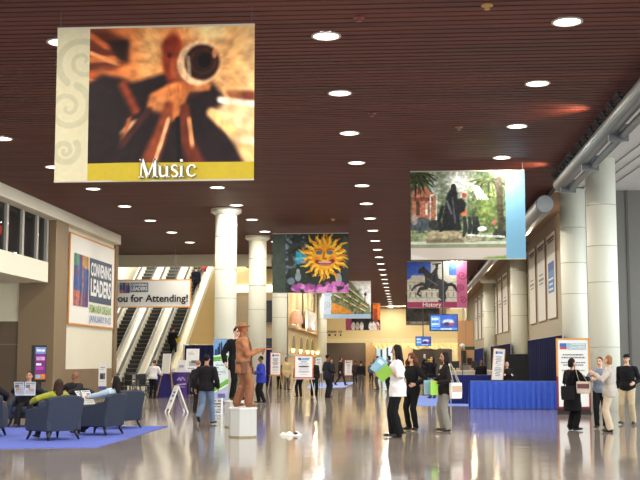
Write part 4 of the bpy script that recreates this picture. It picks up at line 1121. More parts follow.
# pale yellow strip along the far header, glowing in place of a lit canopy
t = thing('canopy_glow', 'pale yellow scalloped strip standing in for a lit canopy across the far right opening', 'lit canopy', (0, FY - .6, 0))
m = MB(); x0, x1 = Xat(373, FY), Xat(462, FY); n = 60; zt = Zat(343, FY)
rowsA = []
for i in range(n + 1):
    x = x0 + (x1 - x0) * i / n; ph = (i % 12) / 12; d = .30 + .42 * math.sin(PI * ph)
    rowsA.append([(x, 0, zt), (x, -.12 * math.sin(i * 1.9), zt - d * .5), (x, .06 * math.sin(i * 2.3), zt - d)])
for a, b in zip(rowsA, rowsA[1:]):
    for k in range(2): m.quad(a[k], b[k], b[k + 1], a[k + 1])
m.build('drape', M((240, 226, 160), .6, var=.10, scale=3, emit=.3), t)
# ------------------------------------------------------------------ carpets
def carpet(label, pts, col, z=.012):
    q = [on_floor(*p_) for p_ in pts]
    m = MB(); m.prism([(v_.x, v_.y) for v_ in q], 0.001, z, 'z')
    return tag(m.build('carpet', M(col, .95, var=.06, scale=30, bump=.2, spec=.1)), label, 'carpet')
carpet('blue carpet under the armchairs at lower left', [(168, 426.5), (97, 447.5), (-90, 450), (-90, 425)], (98, 112, 192))
carpet('pale blue carpet beside the navy counter, behind the women with folders', [(416, 396), (418, 406), (474, 406), (470, 396)], (128, 150, 222))
carpet('small pale blue carpet far back, behind the man in the dark suit', [(306, 388.5), (345, 387.5), (356, 382), (312, 383)], (150, 168, 226))

# ------------------------------------------------------------------ lounge
CH = M((54, 60, 74), .8, var=.10, scale=16, bump=.2, spec=.25)
CH_D = M((50, 54, 66), .8, var=.10, scale=16, bump=.2, spec=.25)
LEGW = M((26, 18, 16), .35)
def armchair_proto():
    t = thing('armchair', '', 'armchair')
    m = MB(); m.box(-.31, .31, -.24, .34, .19, .31); m.build('base', CH_D, t, bevel=.02)
    m = MB(); m.box(-.29, .29, -.22, .37, .30, .45); m.build('seat_cushion', CH, t, bevel=.045, seg=3)
    # backrest: leans back and its top edge arches
    m = MB(); R_ = []; n = 12
    rows = []
    for i in range(n + 1):
        x = -.40 + .80 * i / n; k = 1 - (2 * i / n - 1) ** 2
        ztop = .78 + .07 * k ** .6; yb = -.34 - .03 * k
        rows.append([Vector((x * .92, yb + .04, .17)), Vector((x, yb - .02, .5)), Vector((x * 1.03, yb - .07, ztop - .03)), Vector((x * 1.03, yb - .045, ztop)), Vector((x * 1.02, yb + .02, ztop - .01)), Vector((x, yb + .10, .5)), Vector((x * .92, yb + .12, .17))])
    m.rings(rows); m.build('backrest', CH, t, bevel=.015)
    for sg in (-1, 1):
        m = MB(); xa, xb = (.29, .40) if sg > 0 else (-.40, -.29)
        m.prism([(-.34, .17), (.34, .17), (.37, .50), (.34, .57), (.0, .61), (-.34, .70)], xa, xb, 'x'); m.build('armrest', CH, t, bevel=.03, seg=3)
    for sx in (-1, 1):
        for sy in (-1, 1):
            m = MB(); x, y = sx * .31, (.28 if sy > 0 else -.27)
            m.tube([(x, y, .20), (x + sx * .01, y + sy * .015, .11), (x + sx * .045, y + sy * .06, 0)], [.036, .03, .018], 8); m.build('leg', LEGW, t, smooth=True)
    return t
CHAIR = armchair_proto(); _cf = [True]
def armchair(px, py, face, label, dx=0):
    o = CHAIR if _cf[0] else copy_tree(CHAIR); _cf[0] = False
    p_ = on_floor(px, py); o.location = (p_.x + dx, p_.y, .012); o.rotation_euler = (0, 0, -math.radians(face))
    o['label'] = label; o['group'] = 'lounge armchairs'; return o
chair_a = armchair(53, 440, -54, 'slate blue armchair seen from behind, holding the woman in yellow green')
chair_b = armchair(100, 435, -76, 'slate blue armchair in side view, holding the woman in pale blue')
chair_c = armchair(119, 428.5, -66, 'slate blue armchair at the right end, nearest the escalators')
chair_d = armchair(27, 426.5, 172, 'slate blue armchair facing us under the man with a newspaper')
chair_e = armchair(69.5, 424, 205, 'slate blue armchair at the back under the bald man')
chair_f = armchair(-16, 437, -10, 'slate blue armchair cut by the left photo edge')

# digital sign and poster stand near the left wall
p_ = Vector((Xat(40, 40), 40, 0)); t = thing('digital_kiosk', 'slim black kiosk with a glowing purple screen by the stone pier', 'kiosk', p_, math.radians(62))
m = MB(); m.box(-.3, .3, -.02, .14, .75, 2.06); m.build('housing', BLACK, t, bevel=.02)
m = MB(); m.box(-.12, .12, .02, .12, .02, .76); m.box(-.3, .3, -.2, .3, 0, .04); m.build('stand', BLACK, t)
c = Canvas(24, 44, (120, 44, 120)); c.rect(0, 1, 0, .2, (120, 150, 210)); c.rect(.1, .9, .06, .14, (236, 240, 246)); c.rect(.1, .9, .3, .42, (206, 150, 200)); c.rect(.1, .6, .5, .56, (230, 220, 236)); c.rect(.1, .8, .62, .7, (170, 60, 150)); c.rect(0, 1, .84, 1, (214, 120, 60)); c.rect(.1, .5, .87, .96, (120, 190, 230)); c.grain(8, .2, 3)
c.object('screen', .5, 1.15, t, SCREEN, (0, -.028, 1.42))
p_ = on_floor(102, 398); t = thing('poster_stand', 'white poster stand with a dark picture against the tan wainscot', 'poster stand', (p_.x, p_.y, 0), math.radians(14))
zA, zB = Zat(390.5, p_.y), Zat(363.5, p_.y)
c = Canvas(24, 60, (232, 232, 234)); c.rect(.15, .85, .36, .60, (110, 112, 124)); c.rect(.2, .6, .42, .58, (60, 62, 72)); c.rect(.2, .8, .14, .16, (150, 150, 160)); c.rect(.2, .7, .22, .24, (150, 150, 160)); c.rect(0, 1, .86, 1, (86, 92, 150)); c.rect(.2, .8, .66, .68, (160, 160, 168))
m = MB(); m.box(-.16, .16, 0, .03, zA, zB); m.build('board', WHITE, t); c.object('printed_face', .315, zB - zA - .01, t, loc=(0, -.004, (zA + zB) / 2))
m = MB(); m.tube([(0, .04, 0.02), (0, .04, zA + .5)], .014, 8); m.box(-.2, .2, -.14, .18, 0, .025); m.build('stand', BLACK, t)

# ------------------------------------------------------------------ easels and boards
def sign_canvas(seed, W=44, H=60, accent=None, bar=None):
    c = Canvas(W, H, (240, 240, 242)); r = random.Random(seed)
    c.rect(.16, .36, .07, .16, (60, 96, 176)); c.rect(.40, .84, .08, .15, (120, 160, 206))
    y = .24
    while y < .9:
        w = r.uniform(.3, .7); c.rect(.5 - w / 2, .5 + w / 2, y, y + .022, (160, 162, 172)); y += r.choice((.05, .05, .08))
    if bar: c.rect(.2, .8, bar, bar + .05, (40, 40, 46))
    if accent: c.rect(.2, .8, accent, accent + .14, (130, 166, 214))
    return c
def easel(px, ybase, px0, px1, py0, py1, label, frame, legc, face=0.0, cv=None, lower=None, spread=1.0, lean=.12):
    p_ = on_floor(px, ybase); Y = p_.y
    w = (px1 - px0) / FPX * Y; zA, zB = Zat(py1, Y), Zat(py0, Y)
    t = thing('easel_sign', label, 'easel sign', (p_.x, Y, 0), math.radians(face))
    bt = thing('tmp', None, None); bt.parent = t; bt.name = 'sign_board'; bt.location = (Xat((px0 + px1) / 2, Y) - p_.x, -.04, zA); bt.rotation_euler = (-lean, 0, 0)
    fr = w * .06
    framed(bt, w - 2 * fr, (zB - zA) - 2 * fr, fr, fr, WHITE, frame, lower, .025)
    (cv or sign_canvas(int(px))).object('printed_face', w - 2 * fr, zB - zA - 2 * fr, bt, loc=(0, -.016, (zB - zA) / 2))
    sw = w * .5 * spread; LM = M(legc, .45, var=.12)
    ztop = zA + (zB - zA) * .85
    for sg in (-1, 1):
        m = MB(); m.bar((sg * sw * 1.1, -.10, 0), (sg * sw * .25, .10, ztop), .032); m.build('leg', LM, t)
    m = MB(); m.bar((0, .6, 0), (0, .11, ztop), .032); m.build('leg', LM, t)
    m = MB(); m.box(-sw * .95, sw * .95, -.10, -.03, zA - .03, zA); m.build('ledge', LM, t)
    return t
c = sign_canvas(1, 44, 56, bar=.47); c.rect(.22, .36, .10, .20, (60, 90, 170)); c.rect(.38, .80, .11, .2, (130, 170, 216))
easel(303.5, 402.5, 294, 313.5, 355, 378.5, 'orange and red framed notice on a white easel, left of the suited man', M((226, 130, 50), .5), (216, 212, 204), cv=c, lower=M((190, 84, 52), .5), spread=1.2)
easel(275.5, 391.5, 270, 281, 352, 375.5, 'narrow orange framed notice on a yellow wooden easel beside the man in blue', M((214, 120, 60), .5), (206, 168, 84), spread=1.25, lower=M((176, 70, 52), .5))
easel(166, 398, 161.5, 171, 353.5, 373.5, 'plain white board on a wooden easel right of the person in white', WHITE_S, (172, 140, 84), cv=Canvas(12, 16, (226, 226, 222)), spread=2.0, face=-25)
c = Canvas(36, 56, (238, 238, 240)); c.rect(.12, .5, .1, .13, (150, 150, 158)); c.rect(.2, .9, .52, .74, (176, 178, 186)); c.rect(.4, .85, .48, .6, (110, 112, 124)); c.rect(.12, .6, .18, .21, (160, 160, 168)); c.rect(.12, .7, .82, .85, (150, 150, 158))
easel(192.5, 396.5, 186, 199, 348.5, 373, 'white poster with a grey picture in front of the navy drape', WHITE_S, (120, 110, 100), cv=c)
easel(319, 387, 315.5, 321.5, 357.5, 373.5, 'small far white notice just right of the large easel sign', WHITE_S, (90, 84, 80))
easel(349.5, 382.5, 344.5, 352.5, 360, 375.5, 'small far white notice with orange top behind the walking woman', M((230, 150, 90), .5), (120, 110, 100))
# A-frame board
p_ = on_floor(176.5, 412.5); t = thing('sandwich_board', 'white A-frame sandwich board standing open on the shiny floor', 'sandwich board', p_, math.radians(-68))
hh = Zat(385.5, p_.y) / math.cos(.29); sp_ = math.tan(.33) * hh * math.cos(.33)
for sg in (-1, 1):
    e = bpy.data.objects.new('panel', None); link(e, t); e.location = (0, sg * .285, 0)
    m = MB(); a_ = Matrix.Rotation(sg * .36, 4, 'X')
    for x0, x1, z0, z1 in ((-.30, -.24, 0, hh), (.24, .30, 0, hh), (-.24, .24, hh - .09, hh), (-.24, .24, .12, .18)): m.box(x0, x1, -.018, .018, z0, z1, a_)
    m.build('panel_frame', WHITE_S, e)
    m = MB(); m.box(-.24, .24, -.008, .008, .18, hh - .09, a_); m.build('panel_face', M((226, 228, 230), .5), e)
    m = MB(); yy = sg * .012
    for z, w in ((.62, .16), (.52, .2), (.36, .12)):
        m.box(-w, w, min(yy, yy * .6), max(yy, yy * .6), z - .03, z + .03, a_)
    m.build('printed_lines', M((110, 120, 150), .6), e)
# ------------------------------------------------------------------ booth by the escalators
p_ = on_floor(172, 397.5); Y = p_.y; xa, xb = Xat(157.5, Y), Xat(187.5, Y); zt = Zat(372.5, Y)
t = thing('booth_table', 'table under a purple blue cloth with pale lettering, in front of the escalators', 'table', ((xa + xb) / 2, Y, 0)); w = xb - xa
m = MB(); m.box(-w / 2, w / 2, 0, .75, zt - .03, zt); m.build('table_top', M((60, 56, 110), .8), t)
c = Canvas(60, 48, (52, 48, 118)); c.mix(np.clip((c.u - .55) / .4, 0, 1), (92, 58, 140)); c.mix(np.clip(np.sin(c.u * 40) * .5, 0, 1) * .3, (30, 28, 80)); c.line([(.68, .30), (.74, .22), (.78, .32), (.84, .2), (.92, .3)], .03, (176, 150, 206)); c.line([(.66, .5), (.94, .46)], .03, (190, 170, 216)); c.line([(.70, .60), (.92, .58)], .02, (150, 130, 190))
c.object('table_cloth', w, zt, t, loc=(0, -.004, zt / 2), wave=.004)
for sx in (-w / 2 + .05, w / 2 - .05):
    for yy in (.05, .7):
        m = MB(); m.bar((sx, yy, 0), (sx, yy, zt - .03), .03); m.build('leg', STEEL, t)
for px, w_, h_, lab in ((182, .32, .5, 'tall white box on the right end of the purple booth table'), (172, .2, .16, 'low white box on the purple booth table, left of the tall box')):
    x = Xat(px, Y + .35); b = thing('white_box', lab, 'box', (x, Y + .35, zt))
    m = MB(); m.box(-w_ / 2, w_ / 2, -.12, .12, 0, h_); m.build('carton', M((236, 236, 238), .6), b, bevel=.008)
    m = MB(); m.box(-w_ * .3, w_ * .3, -.128, -.119, h_ * .4, h_ * .6); m.build('printed_panel', M((170, 172, 186), .6), b)
def drape(label, a, b, h, mat, pole=True):
    """pipe and drape wall from floor point a to b"""
    a = Vector(a); b = Vector(b); d = b - a; L = d.length; ang = math.atan2(d.y, d.x)
    t = thing('pipe_and_drape', label, 'drape', (a.x, a.y, 0), ang)
    m = MB(); n = int(L / .05); rows = []
    for i in range(n + 1):
        x = L * i / n; y = .035 * math.sin(x * 26) + .012 * math.sin(x * 61 + 1)
        rows.append([(x, y, .01), (x, y * .9, h * .5), (x, y * .6, h - .03), (x, y * .2, h)])
    for p0, p1 in zip(rows, rows[1:]):
        for k in range(3): m.quad(p0[k], p1[k], p1[k + 1], p0[k + 1])
    m.build('drape', mat, t, smooth=True)
    for x in (-.04, L + .04):
        m = MB(); m.tube([(x, .02, 0), (x, .02, h + .04)], .022, 8); m.box(x - .16, x + .16, -.12, .16, 0, .012); m.build('upright', STEEL, t)
    m = MB(); m.tube([(-.04, .02, h), (L + .04, .02, h)], .018, 8); m.build('crossbar', STEEL, t)
    return t
drape('short navy drape behind the white poster, left of the tall green banner', (Xat(184.5, 50), 50, 0), (Xat(214, 50), 50, 0), Zat(345, 50), NAVY_D)
drape('navy drape behind the right end of the blue skirted table', (5.5, Yat(528, 5.5), 0), (5.5, Yat(562.5, 5.5), 0), 2.40, NAVY_D)
drape('navy drape behind the leaning orange sign', (5.5, Yat(491, 5.5), 0), (5.5, Yat(510.5, 5.5), 0), 2.40, NAVY_D)
drape('farthest navy drape on the right, behind the person in black', (5.5, Yat(474.5, 5.5), 0), (5.5, Yat(483.5, 5.5), 0), 2.40, NAVY)
drape('narrow blue drape seen between the left columns, beside the yellow easel', (Xat(265, 66), 66, 0), (Xat(273, 66), 66, 0), 2.35, NAVY)

# tall printed roll-up banner
p_ = on_floor(220.5, 403.3); Y = p_.y; w = 15 / FPX * Y; zt = Zat(338.5, Y)
t = thing('rollup_banner', 'tall blue and green printed roll-up banner in front of the left column', 'rollup banner', (p_.x, Y, 0))
c = Canvas(40, 150, (222, 236, 240)); c.rect(0, 1, 0, .26, (96, 150, 210)); c.mix(np.clip(1 - c.v / .26, 0, 1) * (c.v < .26) * .5, (170, 200, 232))
for x0, x1, y0 in ((.1, .22, .16), (.24, .34, .12), (.36, .46, .07), (.48, .58, .05), (.60, .74, .13), (.76, .95, .18)): c.rect(x0, x1, y0, .27, (34, 52, 84))
c.poly([(.53, .05), (.53, .0), (.55, .05)], (34, 52, 84))
c.poly([(0, .27), (1, .22), (1, .33), (0, .37)], (236, 240, 240)); c.poly([(0, .29), (1, .26), (1, .31), (0, .345)], (108, 186, 74)); c.poly([(0, .345), (1, .32), (1, .335), (0, .36)], (60, 140, 80))
for y in (.42, .46, .53, .57, .61): c.line([(.18, y), (.18 + .6 * (.6 + .4 * math.sin(y * 50)), y)], .006, (130, 150, 170))
c.poly([(0, .78), (1, .64), (1, .72), (0, .86)], (112, 190, 76)); c.poly([(0, .86), (1, .72), (1, .745), (0, .88)], (240, 244, 240)); c.poly([(0, .88), (1, .745), (1, 1), (0, 1)], (180, 190, 222)); c.rect(.3, .8, .88, .95, (110, 110, 170)); c.grain(20, .08, 4)
c.object('printed_panel', w, zt - .1, t, loc=(0, 0, .08 + (zt - .1) / 2))
m = MB(); m.box(-w / 2, w / 2, -.1, .1, 0, .08); m.build('cassette', STEEL, t, bevel=.015)
m = MB(); m.tube([(0, .03, .06), (0, .03, zt)], .012, 8); m.box(-w / 2, w / 2, -.008, .03, zt - .025, zt); m.build('pole', STEEL, t)
# tiered brochure rack
p_ = on_floor(217, 415.5); Y = p_.y; t = thing('brochure_rack', 'low white tiered brochure rack on the floor beside the walking man', 'brochure rack', (p_.x, Y, 0))
w = 9.5 / FPX * Y; zt = Zat(398.5, Y)
for sg in (-1, 1):
    m = MB(); m.box(sg * w / 2 - .008, sg * w / 2 + .008, -.10, .14, 0, zt); m.build('side_panel', WHITE_S, t)
for k in range(3):
    z = .04 + k * zt * .32; m = MB(); m.box(-w / 2, w / 2, -.12 + .05 * k, .12, z, z + .015); m.build('shelf', WHITE_S, t)
    for j in (-1, 1):
        b = thing('brochure_stack', 'grey printed brochures %s side of the %s shelf of the white rack' % ('left' if j < 0 else 'right', ['bottom', 'middle', 'top'][k]), 'brochures', (p_.x + j * w * .24, Y, z + .015))
        n = MB(); n.box(-w * .2, w * .2, -.10 + .05 * k, .09, 0, .08); n.build('paper', M((222, 222, 224), .6), b)
        n = MB(); n.box(-w * .16, w * .16, -.106 + .05 * k, -.099 + .05 * k, .02, .06); n.build('printed_panel', M((120, 124, 132), .6), b)

# ------------------------------------------------------------------ skirted tables at the right
def skirted(label, a, b, depth, h, mat, ntop, top_c, name='skirted_table', pleat=.03):
    a = Vector(a); b = Vector(b); d = b - a; L = d.length; ang = math.atan2(d.y, d.x)
    t = thing(name, label, 'table', (a.x, a.y, 0), ang)
    m = MB(); m.box(-.01, L + .01, -.02, depth + .02, h - .035, h); m.build('table_top', M(top_c, .7), t)
    def skirt(fn, LL):
        m = MB(); n = int(LL / .03); rows = []
        for i in range(n + 1):
            x = LL * i / n; o = pleat * (math.sin(x * 2 * PI / .19) + .35 * math.sin(x * 2 * PI / .083 + 1)) ; k = .25
            rows.append([fn(x, o * 1.2 + .012, .015), fn(x, o, h * .5), fn(x, o * .5, h - .07), fn(x, 0, h - .05), fn(x, -.004, h - .002)])
        for p0, p1 in zip(rows, rows[1:]):
            for q in range(4): m.quad(p0[q], p1[q], p1[q + 1], p0[q + 1])
        m.build('skirt', mat, t, smooth=True)
    skirt(lambda x, o, z: (x, -.03 - o, z), L)
    skirt(lambda x, o, z: (-.03 - o, x, z), depth); skirt(lambda x, o, z: (L + .03 + o, x, z), depth)
    for x in (.1, L - .1):
        for y in (.08, depth - .08):
            m = MB(); m.bar((x, y, 0), (x, y, h - .035), .03); m.build('leg', STEEL, t)
    return t
pa, pb = on_floor(470.5, 408.8), on_floor(557, 409.5)
TBH = Zat(380.8, pa.y)
blue_table = skirted('long table with a bright blue pleated skirt, right of centre', pa, pb, .75, TBH, BLUE, 0, (28, 30, 48))
pc, pd = on_floor(451.5, 404), on_floor(497, 404)
navy_counter = skirted('higher navy skirted counter behind the left end of the blue table', pc, pd, .8, Zat(375, pc.y), NAVY, 0, (34, 38, 80), 'draped_counter', .008)
# leaning sign on the blue table
xs_ = Xat(496.5, pa.y + .42); t = thing('tabletop_sign', 'white sign with orange top edge leaning back on the blue table', 'sign', (xs_, pa.y + .30, TBH), math.radians(-6))
e = bpy.data.objects.new('sign_board', None); link(e, t); e.rotation_euler = (-.13, math.radians(5), 0)
hh = Zat(348, pa.y + .42) - TBH
framed(e, .34, hh - .05, .02, .02, WHITE, M((216, 150, 70), .5)); sign_canvas(77, 30, 80).object('printed_face', .34, hh - .06, e, loc=(0, -.018, hh / 2))
m = MB(); m.bar((0, .06, .6), (0, .34, 0), .03); m.box(-.19, .19, -.04, .03, 0, .025); m.build('easel_back', M((60, 44, 36), .5), t)
# dark display panel and things behind the table
x = Xat(509.5, 44); t = thing('display_panel', 'dark standing display panel behind the person at the blue table', 'display panel', (x + .25, 44.2, 0))
m = MB(); m.box(-.5, .5, 0, .05, .1, Zat(354, 44)); m.build('panel', BLACK_M, t); m = MB(); m.box(-.5, -.42, -.2, .25, 0, .1); m.box(.42, .5, -.2, .25, 0, .1); m.build('foot', BLACK, t)
# service counter with gear far right
Y = 62; xa, xb = Xat(452, Y), Xat(492, Y)
t = thing('service_counter', 'long pale counter behind the navy one, with small dark gear on it', 'counter', ((xa + xb) / 2, Y, 0)); w = xb - xa
m = MB(); m.box(-w / 2, w / 2, 0, .7, 0, .94); m.build('cabinet', M((206, 200, 186), .6), t); m = MB(); m.box(-w / 2 - .03, w / 2 + .03, -.04, .74, .94, 1.0); m.build('worktop', WHITE_S, t)
for px, hh, ww, nm, lab, cc in ((455.5, .5, .4, 'box_monitor', 'small dark screen on the left end of the pale counter', (34, 36, 40)), (464.5, .36, .5, 'printer', 'low grey office machine on the pale counter', (120, 118, 112)), (474.5, .5, .35, 'box_monitor', 'dark screen on the pale counter left of the person in black', (40, 38, 40))):
    t = thing(nm, lab, 'equipment', (Xat(px, Y + .3), Y + .3, 1.0)); m = MB()
    if nm == 'printer': m.box(-ww / 2, ww / 2, -.2, .2, 0, hh * .7); m.build('housing', M(cc, .5), t, bevel=.03); m = MB(); m.box(-ww * .4, ww * .4, -.1, .25, hh * .7, hh); m.build('lid', M((90, 88, 84), .5), t, bevel=.03)
    else: m.box(-ww / 2, ww / 2, -.02, .03, .12, hh); m.build('screen', M(cc, .3), t, bevel=.01); m = MB(); m.box(-.04, .04, 0, .04, .01, .2); m.box(-.12, .12, -.1, .1, 0, .02); m.build('stand', BLACK, t)
t = thing('pole_lamp', 'pale lamp head on a thin pole behind the counters', 'lamp', (Xat(463, 60), 60.6, 0))
m = MB(); m.tube([(0, 0, 0), (0, 0, 2.25)], .025, 8); m.lathe([(.25, 0), (.25, .02), (.05, .04)], n=16); m.build('pole', M((70, 70, 70), .5), t)
m = MB(); m.ell((0, -.05, 2.30), (.15, .12, .12)); m.build('lamp_head', M((226, 226, 216), .5), t, smooth=True)
t = thing('green_sign', 'small dark green hanging sign by the pole lamp', 'sign', (Xat(470, 75), 75, Zat(350, 75))); m = MB(); m.box(-.32, .32, -.03, .03, 0, .22); m.build('sign_face', M((40, 76, 58), .5), t)
m = MB(); m.bar((-.25, 0, .2), (-.25, 0, CEIL - t.location.z + .01), .015); m.bar((.25, 0, .2), (.25, 0, CEIL - t.location.z + .01), .015); m.build('hanging_wire', WIRE, t)
for px0, px1, py0, py1, lab in ((461.6, 465.6, 351, 364, 'narrow dark poster on the far right wall panel'), (467.6, 471.5, 358.5, 364.5, 'small dark notice right of the narrow dark poster')):
    Y = 88; t = thing('dark_poster', lab, 'poster', (Xat((px0 + px1) / 2, Y), Y, Zat(py1, Y))); w = (px1 - px0) / FPX * Y; h = (py1 - py0) / FPX * Y
    framed(t, w, h, .04, 0, M((52, 46, 44), .5), M((96, 74, 56), .5))
# freestanding peach panel they hang on
Y = 88.1; t = thing('partition_panel', 'tall peach partition panel at the far right behind the pole lamp', 'partition', (Xat(466, Y), Y, 0)); m = MB(); m.box(-.62, .62, 0, .12, 0, 4.6); m.build('panel', M((222, 174, 128), .7), t); m = MB(); m.box(-.7, .7, -.05, .2, 0, .12); m.build('foot', M((150, 110, 80), .7), t)

# ------------------------------------------------------------------ pedestals, wheelchairs, litter
def pedestal(px, py, w, h, label, face):
    p_ = on_floor(px, py); t = thing('pedestal', label, 'pedestal', (p_.x, p_.y + w * .3, 0), math.radians(face))
    m = MB(); a = w / 2; k = a * .42; o8 = [(-k, -a), (k, -a), (a, -k), (a, k), (k, a), (-k, a), (-a, k), (-a, -k)]
    m.prism(o8, 0, h - .03, 'z'); m.build('body', M((204, 204, 198), .5, var=.04), t)
    m = MB(); m.prism([(x * 1.05, y * 1.05) for x, y in o8], h - .03, h, 'z'); m.build('top_slab', M((232, 232, 228), .45, var=.03), t)
    m = MB(); m.prism([(x * 1.012, y * 1.012) for x, y in o8], .0, .03, 'z'); m.build('base_trim', M((150, 140, 100), .5), t)
    return t, h
ped_a, PHA = pedestal(241.5, 437.5, .52, Zat(408, 22.5), 'white octagonal pedestal under the copper cowboy performer', 18)
ped_b, PHB = pedestal(234.8, 427.5, .48, .60, 'white pedestal hidden behind the first one, under the performer in black', 0)
p_ = on_floor(291, 435.5); t = thing('crumpled_cloth', 'flat white crumpled cloth lying on the shiny floor right of the pedestal', 'cloth', (p_.x, p_.y, 0))
m = MB(); n = 16; rows = []
for i in range(n + 1):
    row = []
    for j in range(9):
        x = -.22 + .44 * i / n; y = -.14 + .28 * j / 8; ed = min(i, n - i) * min(j, 8 - j); z = .006 + (.05 + .07 * mnoise.noise(Vector((x * 9, y * 9, 2)))) * min(1, ed / 8)
        row.append((x + .03 * mnoise.noise(Vector((x * 7, y * 7, 5))), y + .05 * mnoise.noise(Vector((x * 6, y * 8, 9))), max(z, .004)))
    rows.append(row)
for a_, b_ in zip(rows, rows[1:]):
    for k in range(8): m.quad(a_[k], b_[k], b_[k + 1], a_[k + 1])
m.build('cloth', M((236, 236, 230), .7), t, smooth=True); m = MB(); m.ell((.10, -.08, .05), (.05, .03, .025)); m.build('dark_tag', M((40, 40, 44), .6), t, smooth=True)
def wheelchair(px, py, face, label):
    p_ = on_floor(px, py); t = thing('wheelchair', label, 'wheelchair', p_, -math.radians(face), 'wheelchairs')
    m = MB(); m.box(-.22, .22, -.2, .24, .47, .52); m.build('seat', BLACK, t, bevel=.015)
    m = MB(); m.box(-.22, .22, -.25, -.21, .5, .95); m.build('backrest', BLACK, t, bevel=.015)
    for sg in (-1, 1):
        x = sg * .28
        m = MB(); pts = [(x, -.12 + .30 * math.cos(2 * PI * k / 24), .31 + .29 * math.sin(2 * PI * k / 24)) for k in range(25)]; m.tube(pts, .018, 6)
        for k in range(6): a = PI * k / 6; m.bar((x, -.12 + .29 * math.cos(a), .31 + .28 * math.sin(a)), (x, -.12 - .29 * math.cos(a), .31 - .28 * math.sin(a)), .006)
        m.build('wheel', M((40, 40, 42), .5), t)
        m = MB(); pts = [(sg * .2, .36 + .08 * math.cos(2 * PI * k / 14), .095 + .08 * math.sin(2 * PI * k / 14)) for k in range(15)]; m.tube(pts, .015, 6); m.build('caster', M((50, 50, 52), .5), t)
        m = MB(); m.tube([(x * .86, -.34, .93), (x * .86, -.24, .93), (x * .86, -.22, .30), (x * .86, .30, .26), (x * .72, .36, .18)], .014, 8); m.tube([(x * .86, -.22, .70), (x * .86, .2, .70), (x * .86, .24, .48)], .013, 8); m.build('frame', STEEL, t)
        m = MB(); m.box(x * .86 - .03, x * .86 + .03, -.18, .18, .705, .74); m.build('armrest', BLACK, t, bevel=.01)
        m = MB(); m.tube([(sg * .16, .28, .46), (sg * .16, .46, .12)], .012, 6); m.box(sg * .16 - .07, sg * .16 + .07, .44, .60, .10, .125); m.build('footrest', BLACK, t)
    return t
wheelchair(132, 397, 120, 'empty black wheelchair, left one before the escalators'); wheelchair(142, 397.5, 150, 'empty black wheelchair, right one, beside the person in white')
# ------------------------------------------------------------------ the crowd
def put(px, fy, hy):
    p_ = on_floor(px, fy); return Vector((p_.x, p_.y, 0.002)), Zat(hy, p_.y, px)
LIGHT, MID, BROWN, DARK = (222, 176, 148), (196, 146, 114), (140, 94, 68), (92, 60, 46)
HB, HD, HA, HL, HG = (26, 20, 20), (50, 34, 26), (96, 52, 34), (150, 108, 74), (120, 112, 106)
def local_thing(p, name, label, cat, loc, rz=0.0, group=None):
    r = p['root']; w_ = world_of(p, loc)
    return thing(name, label, cat, w_, r.rotation_euler.z + rz, group)
def tote(p, label, loc, w, h, shoulder, cols, rz, strapc=(226, 216, 196), name='tote_bag', wide=.09):
    """bag whose broad side faces local -y before rz; loc = centre of its bottom, shoulder in person's frame"""
    t = local_thing(p, name, label, 'bag', loc, rz)
    m = MB(); k = [(-w / 2 * .92, 0), (w / 2 * .92, 0), (w / 2, h * .5), (w / 2 * .97, h), (-w / 2 * .97, h), (-w / 2, h * .5)]
    m.prism(k, -wide / 2, wide / 2, 'y')
    m.build('bag_body', cloth(cols[0]), t, bevel=.02)
    if len(cols) > 1:
        m = MB(); m.box(-w * .42, w * .42, -wide / 2 - .006, -wide / 2 + .01, h * .42, h * .8); m.build('printed_band', cloth(cols[1]), t)
    inv = Matrix.Rotation(-rz, 3, 'Z'); sh = inv @ (Vector(shoulder) - Vector(loc))
    for yy in (-.03, .03):
        m = MB(); a = Vector((-w * .28, yy, h - .01)); b = Vector((w * .28, yy, h - .01)); top = sh + Vector((0, yy * .3, 0))
        m.tube([a, a.lerp(top, .6) + Vector((-.02, 0, .0)), top + Vector((-.02, 0, .0)), top + Vector((.02, 0, 0)), b.lerp(top, .6) + Vector((.02, 0, 0)), b], [(.016, .006)] * 6, 6); m.build('strap', cloth(strapc), t, smooth=True)
    return t
def slab(p, name, label, cat, loc, w, h, col, rx, ry, rz, col2=None):
    t = local_thing(p, name, label, cat, loc, rz)
    e = Matrix.Rotation(ry, 4, 'Y') @ Matrix.Rotation(rx, 4, 'X')
    m = MB(); m.box(-w / 2, w / 2, -.006, .006, -h / 2, h / 2, e); m.build('cover', M(col, .5), t)
    m = MB(); m.box(-w * .48, w * .5, .006, .014, -h * .49, h * .49, e); m.build('pages', M((240, 240, 236), .7), t)
    if col2: m = MB(); m.box(-w * .35, w * .2, -.009, -.005, h * .1, h * .34, e); m.build('printed_panel', M(col2, .6), t)
    return t
def newspaper(p, label, loc, w, h, rz, tilt=-.25):
    t = local_thing(p, 'newspaper', label, 'newspaper', loc, rz)
    for sg in (-1, 1):
        c = Canvas(24, 32, (224, 224, 222)); r = random.Random(sg + 5)
        c.rect(.1, .9, .05, .12, (70, 70, 74)); c.rect(.1, .5, .2, .45, (120, 122, 126))
        for k in range(9): c.rect(.1 if k > 4 else .55, .9, .2 + .08 * k, .235 + .08 * k, (168, 168, 170))
        o = c.object('page', w / 2, h, t, loc=(sg * w / 4, .03, 0), wave=.0)
        o.rotation_euler = (tilt, 0, sg * .22)
    return t

